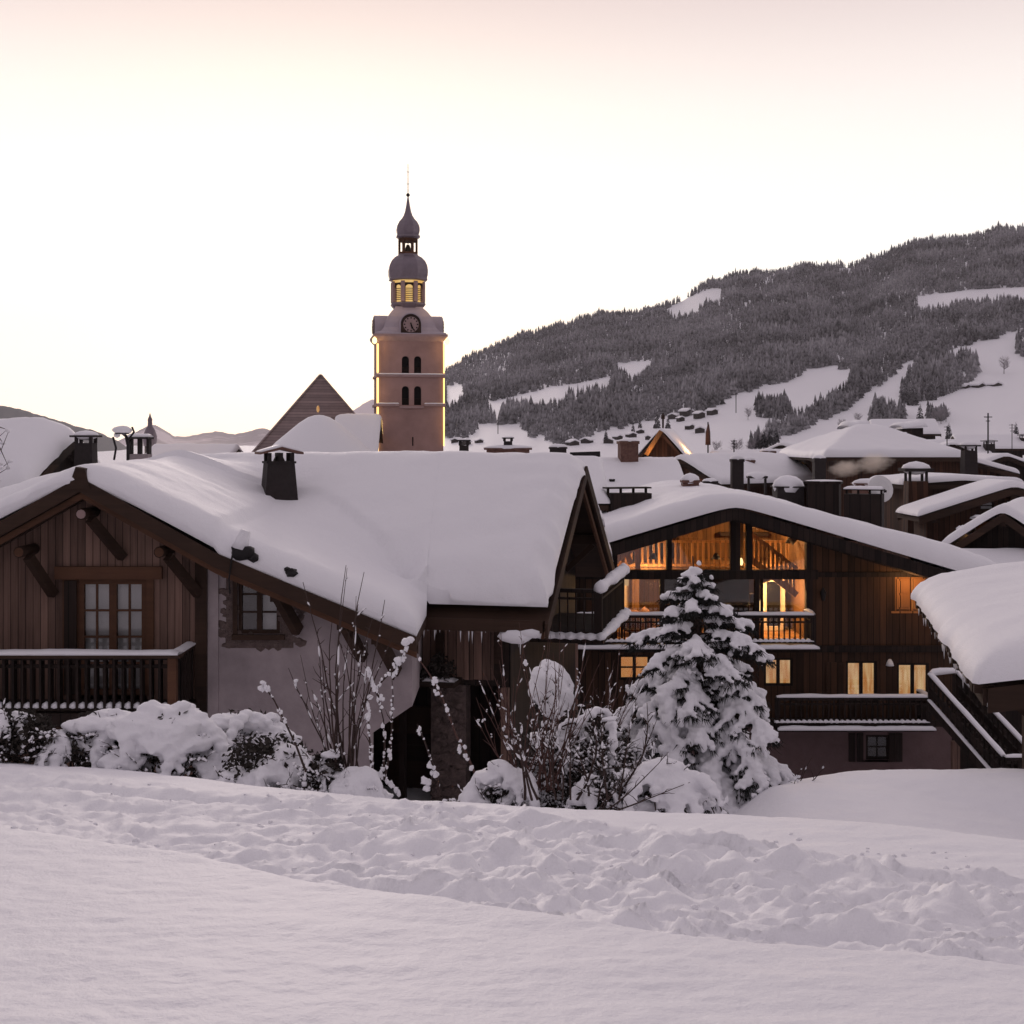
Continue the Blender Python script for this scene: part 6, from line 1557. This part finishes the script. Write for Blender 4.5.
lstA = [((338, 775), (345, 565)), ((343, 775), (347, 568)), ((352, 772), (365, 572)), ((348, 776), (304, 582)), ((330, 770), (318, 640)), ((345, 776), (384, 600)), ((336, 772), (331, 622)), ((352, 776), (373, 618)), ((341, 776), (322, 660)), ((346, 776), (356, 596)), ((349, 776), (396, 630)), ((333, 774), (300, 655)), ((356, 776), (368, 640)), ((338, 776), (288, 668)), ((352, 776), (340, 640)), ((344, 776), (350, 630)), ((360, 778), (362, 650)), ((340, 776), (312, 690)), ((347, 776), (378, 660)), ((335, 774), (336, 660))]
stems('bare_shrub', 'tall leafless shrub of thin upright stems before the plaster wall', 344, 13.8, lstA, BARK, .012, 1, 5)
def coat(q, s, rng):
    for a, b in (((380, 782), (376, 690)), ((384, 780), (392, 680)), ((376, 690), (408, 645)), ((392, 680), (406, 648)), ((380, 700), (366, 668)), ((378, 775), (400, 795)), ((372, 770), (368, 700))):
        pts = stem(q, a, b, 13.5, .014, rng, .08, 1)
        for i in range(len(pts)-1):
            for k in range(4):
                c = pts[i].lerp(pts[i+1], k/4)
                if rng.random() < .8: w_ = rng.uniform(.008, .026); s.ico(c+Vector((rng.gauss(0, .008), 0, .010)), w_, None, w_*rng.uniform(.8, 1.8), .35, 1, rng)
    for (a, b, r_) in ((406, 642, .05), (410, 640, .045), (398, 660, .045), (370, 697, .035)): s.ico(P(a, b, 13.5), r_, r_, r_*.8, .2, 2, rng)
stems('bare_shrub', 'twisted twigs thickly crusted with snow at the end of the plaster wall', 383, 13.5, [], BARK, .012, 2, extra=coat)
def arch(pts, big):
    def f(q, s, rng):
        P_ = [P(a, b, 13.2) for a, b in pts]; q.tube(P_, [.013-.008*i/len(P_) for i in range(len(P_))], 5)
        for i in range(len(P_)-1):
            for k in range(5):
                if rng.random() < .5: w_ = rng.uniform(.008, .022); s.ico(P_[i].lerp(P_[i+1], rng.random())+Vector((0, 0, .008)), w_, None, w_*rng.uniform(.7, 1.6), .35, 1, rng)
        for (a, b, r_) in big:
            for k in range(4): s.ico(P(a, b, 13.2)+Vector((rng.gauss(0, r_*.35), rng.gauss(0, r_*.3), rng.gauss(0, r_*.4))), r_*rng.uniform(.4, .65), None, r_*rng.uniform(.4, .7), .25, 1, rng)
    return f
stems('bare_shrub', 'single arching twig with snow beads leaning left from the capped shrub', 474, 13.2, [], BARKR, .012, 3, extra=arch([(476, 776), (466, 752), (456, 735), (447, 710), (440, 692), (428, 672), (418, 658)], [(433, 682, .05), (437, 692, .04), (461, 750, .045), (465, 758, .045), (471, 768, .04)]))
stems('bare_shrub', 'short drooping twig hung with snow lumps in the undercroft shadow', 438, 13.4, [], BARK, .012, 4, extra=arch([(440, 796), (438, 780), (431, 760), (424, 740), (417, 724)], [(432, 765, .05), (434, 775, .05), (419, 732, .035), (426, 785, .07)]))
stems('bare_shrub', 'lone bent twig sticking out of the sloping shrub at left', 300, 13.6, [], BARK, .012, 5, extra=arch([(306, 772), (296, 745), (285, 722), (274, 700), (264, 686)], [(263, 685, .055), (268, 690, .045), (279, 711, .04)]))
lstB = []
for i in range(34):
    a = rng.uniform(515, 560); u = rng.uniform(-1, 1); lstB.append(((a, 790), (a+u*48+(rng.uniform(-6, 6)), 640+abs(u)*30+rng.uniform(-22, 60))))
lstB += [((535, 792), (500, 632)), ((540, 792), (518, 622)), ((545, 792), (560, 622)), ((548, 792), (586, 640)), ((552, 792), (603, 655)), ((530, 792), (490, 668))]
stems('bare_shrub', 'fan of reddish leafless twigs in front of the side balcony', 540, 13.3, lstB, BARKR, .009, 6, 4, .06)
lstC = [((600+rng.uniform(-12, 14), 770), (618+rng.uniform(-26, 32), 648+rng.uniform(0, 60))) for i in range(16)]
stems('bare_shrub', 'sparse brown twigs beside the first lit lower window', 606, 14.6, lstC, BARKR, .008, 7, 3, .06)
lstD = [((524+i*9+rng.uniform(-4, 4), 800), (500+i*13+rng.uniform(-18, 18), 705+rng.uniform(-10, 45))) for i in range(14)]
stems('bare_shrub', 'dark forked branches rising in front of the frosted thicket', 560, 12.7, lstD, BARK, .014, 8, 8, .12)
lstE = [((600, 815), (668, 752)), ((604, 815), (690, 782)), ((600, 812), (640, 760)), ((596, 812), (625, 770))]
stems('bare_shrub', 'thin bare branches reaching right across the dome-shaped shrub', 604, 12.3, lstE, BARK, .010, 9, 5, .05, False)
lstF = [((792, 800), (812, 758)), ((790, 800), (800, 770)), ((795, 798), (824, 768))]
stems('bare_shrub', 'few small twigs with snow on the bank right of the spruce', 794, 15.2, lstF, BARK, .010, 10, 2)
# snow-dotted branch ends of a tree at the far left edge
lt = thing('tree_branch', 'dark leafless tree with snow-dotted branch tips at the left edge behind the roof', 'tree', Vector((PX(-30, 36), 36, -7.7)))
def lbr(q, s, rng):
    pass
q = MB(); s = MB(); rng = random.Random(77)
trunk = [Vector((PX(-30, 36), 36, -7.7)), P(-22, 520, 36), P(-14, 470, 36), P(-8, 430, 36)]; q.tube(trunk, [.12, .09, .06, .03], 7); q.build('trunk', BARK, lt, True, True); q = MB()
for i in range(26):
    a = trunk[1].lerp(trunk[3], rng.random()); b = P(rng.uniform(-20, 11), rng.uniform(425, 480), 36+rng.uniform(-.6, .6)); q.tube([a, (a+b)/2+Vector((0, 0, .1)), b], [.025, .015, .006], 4); s.ico(b, rng.uniform(.05, .1), None, .06, .2, 1, rng)
q.build('crown', BARK, lt, False, True); blobmesh('snow_clods', s, SNOWC2, lt, .03, 1, True)
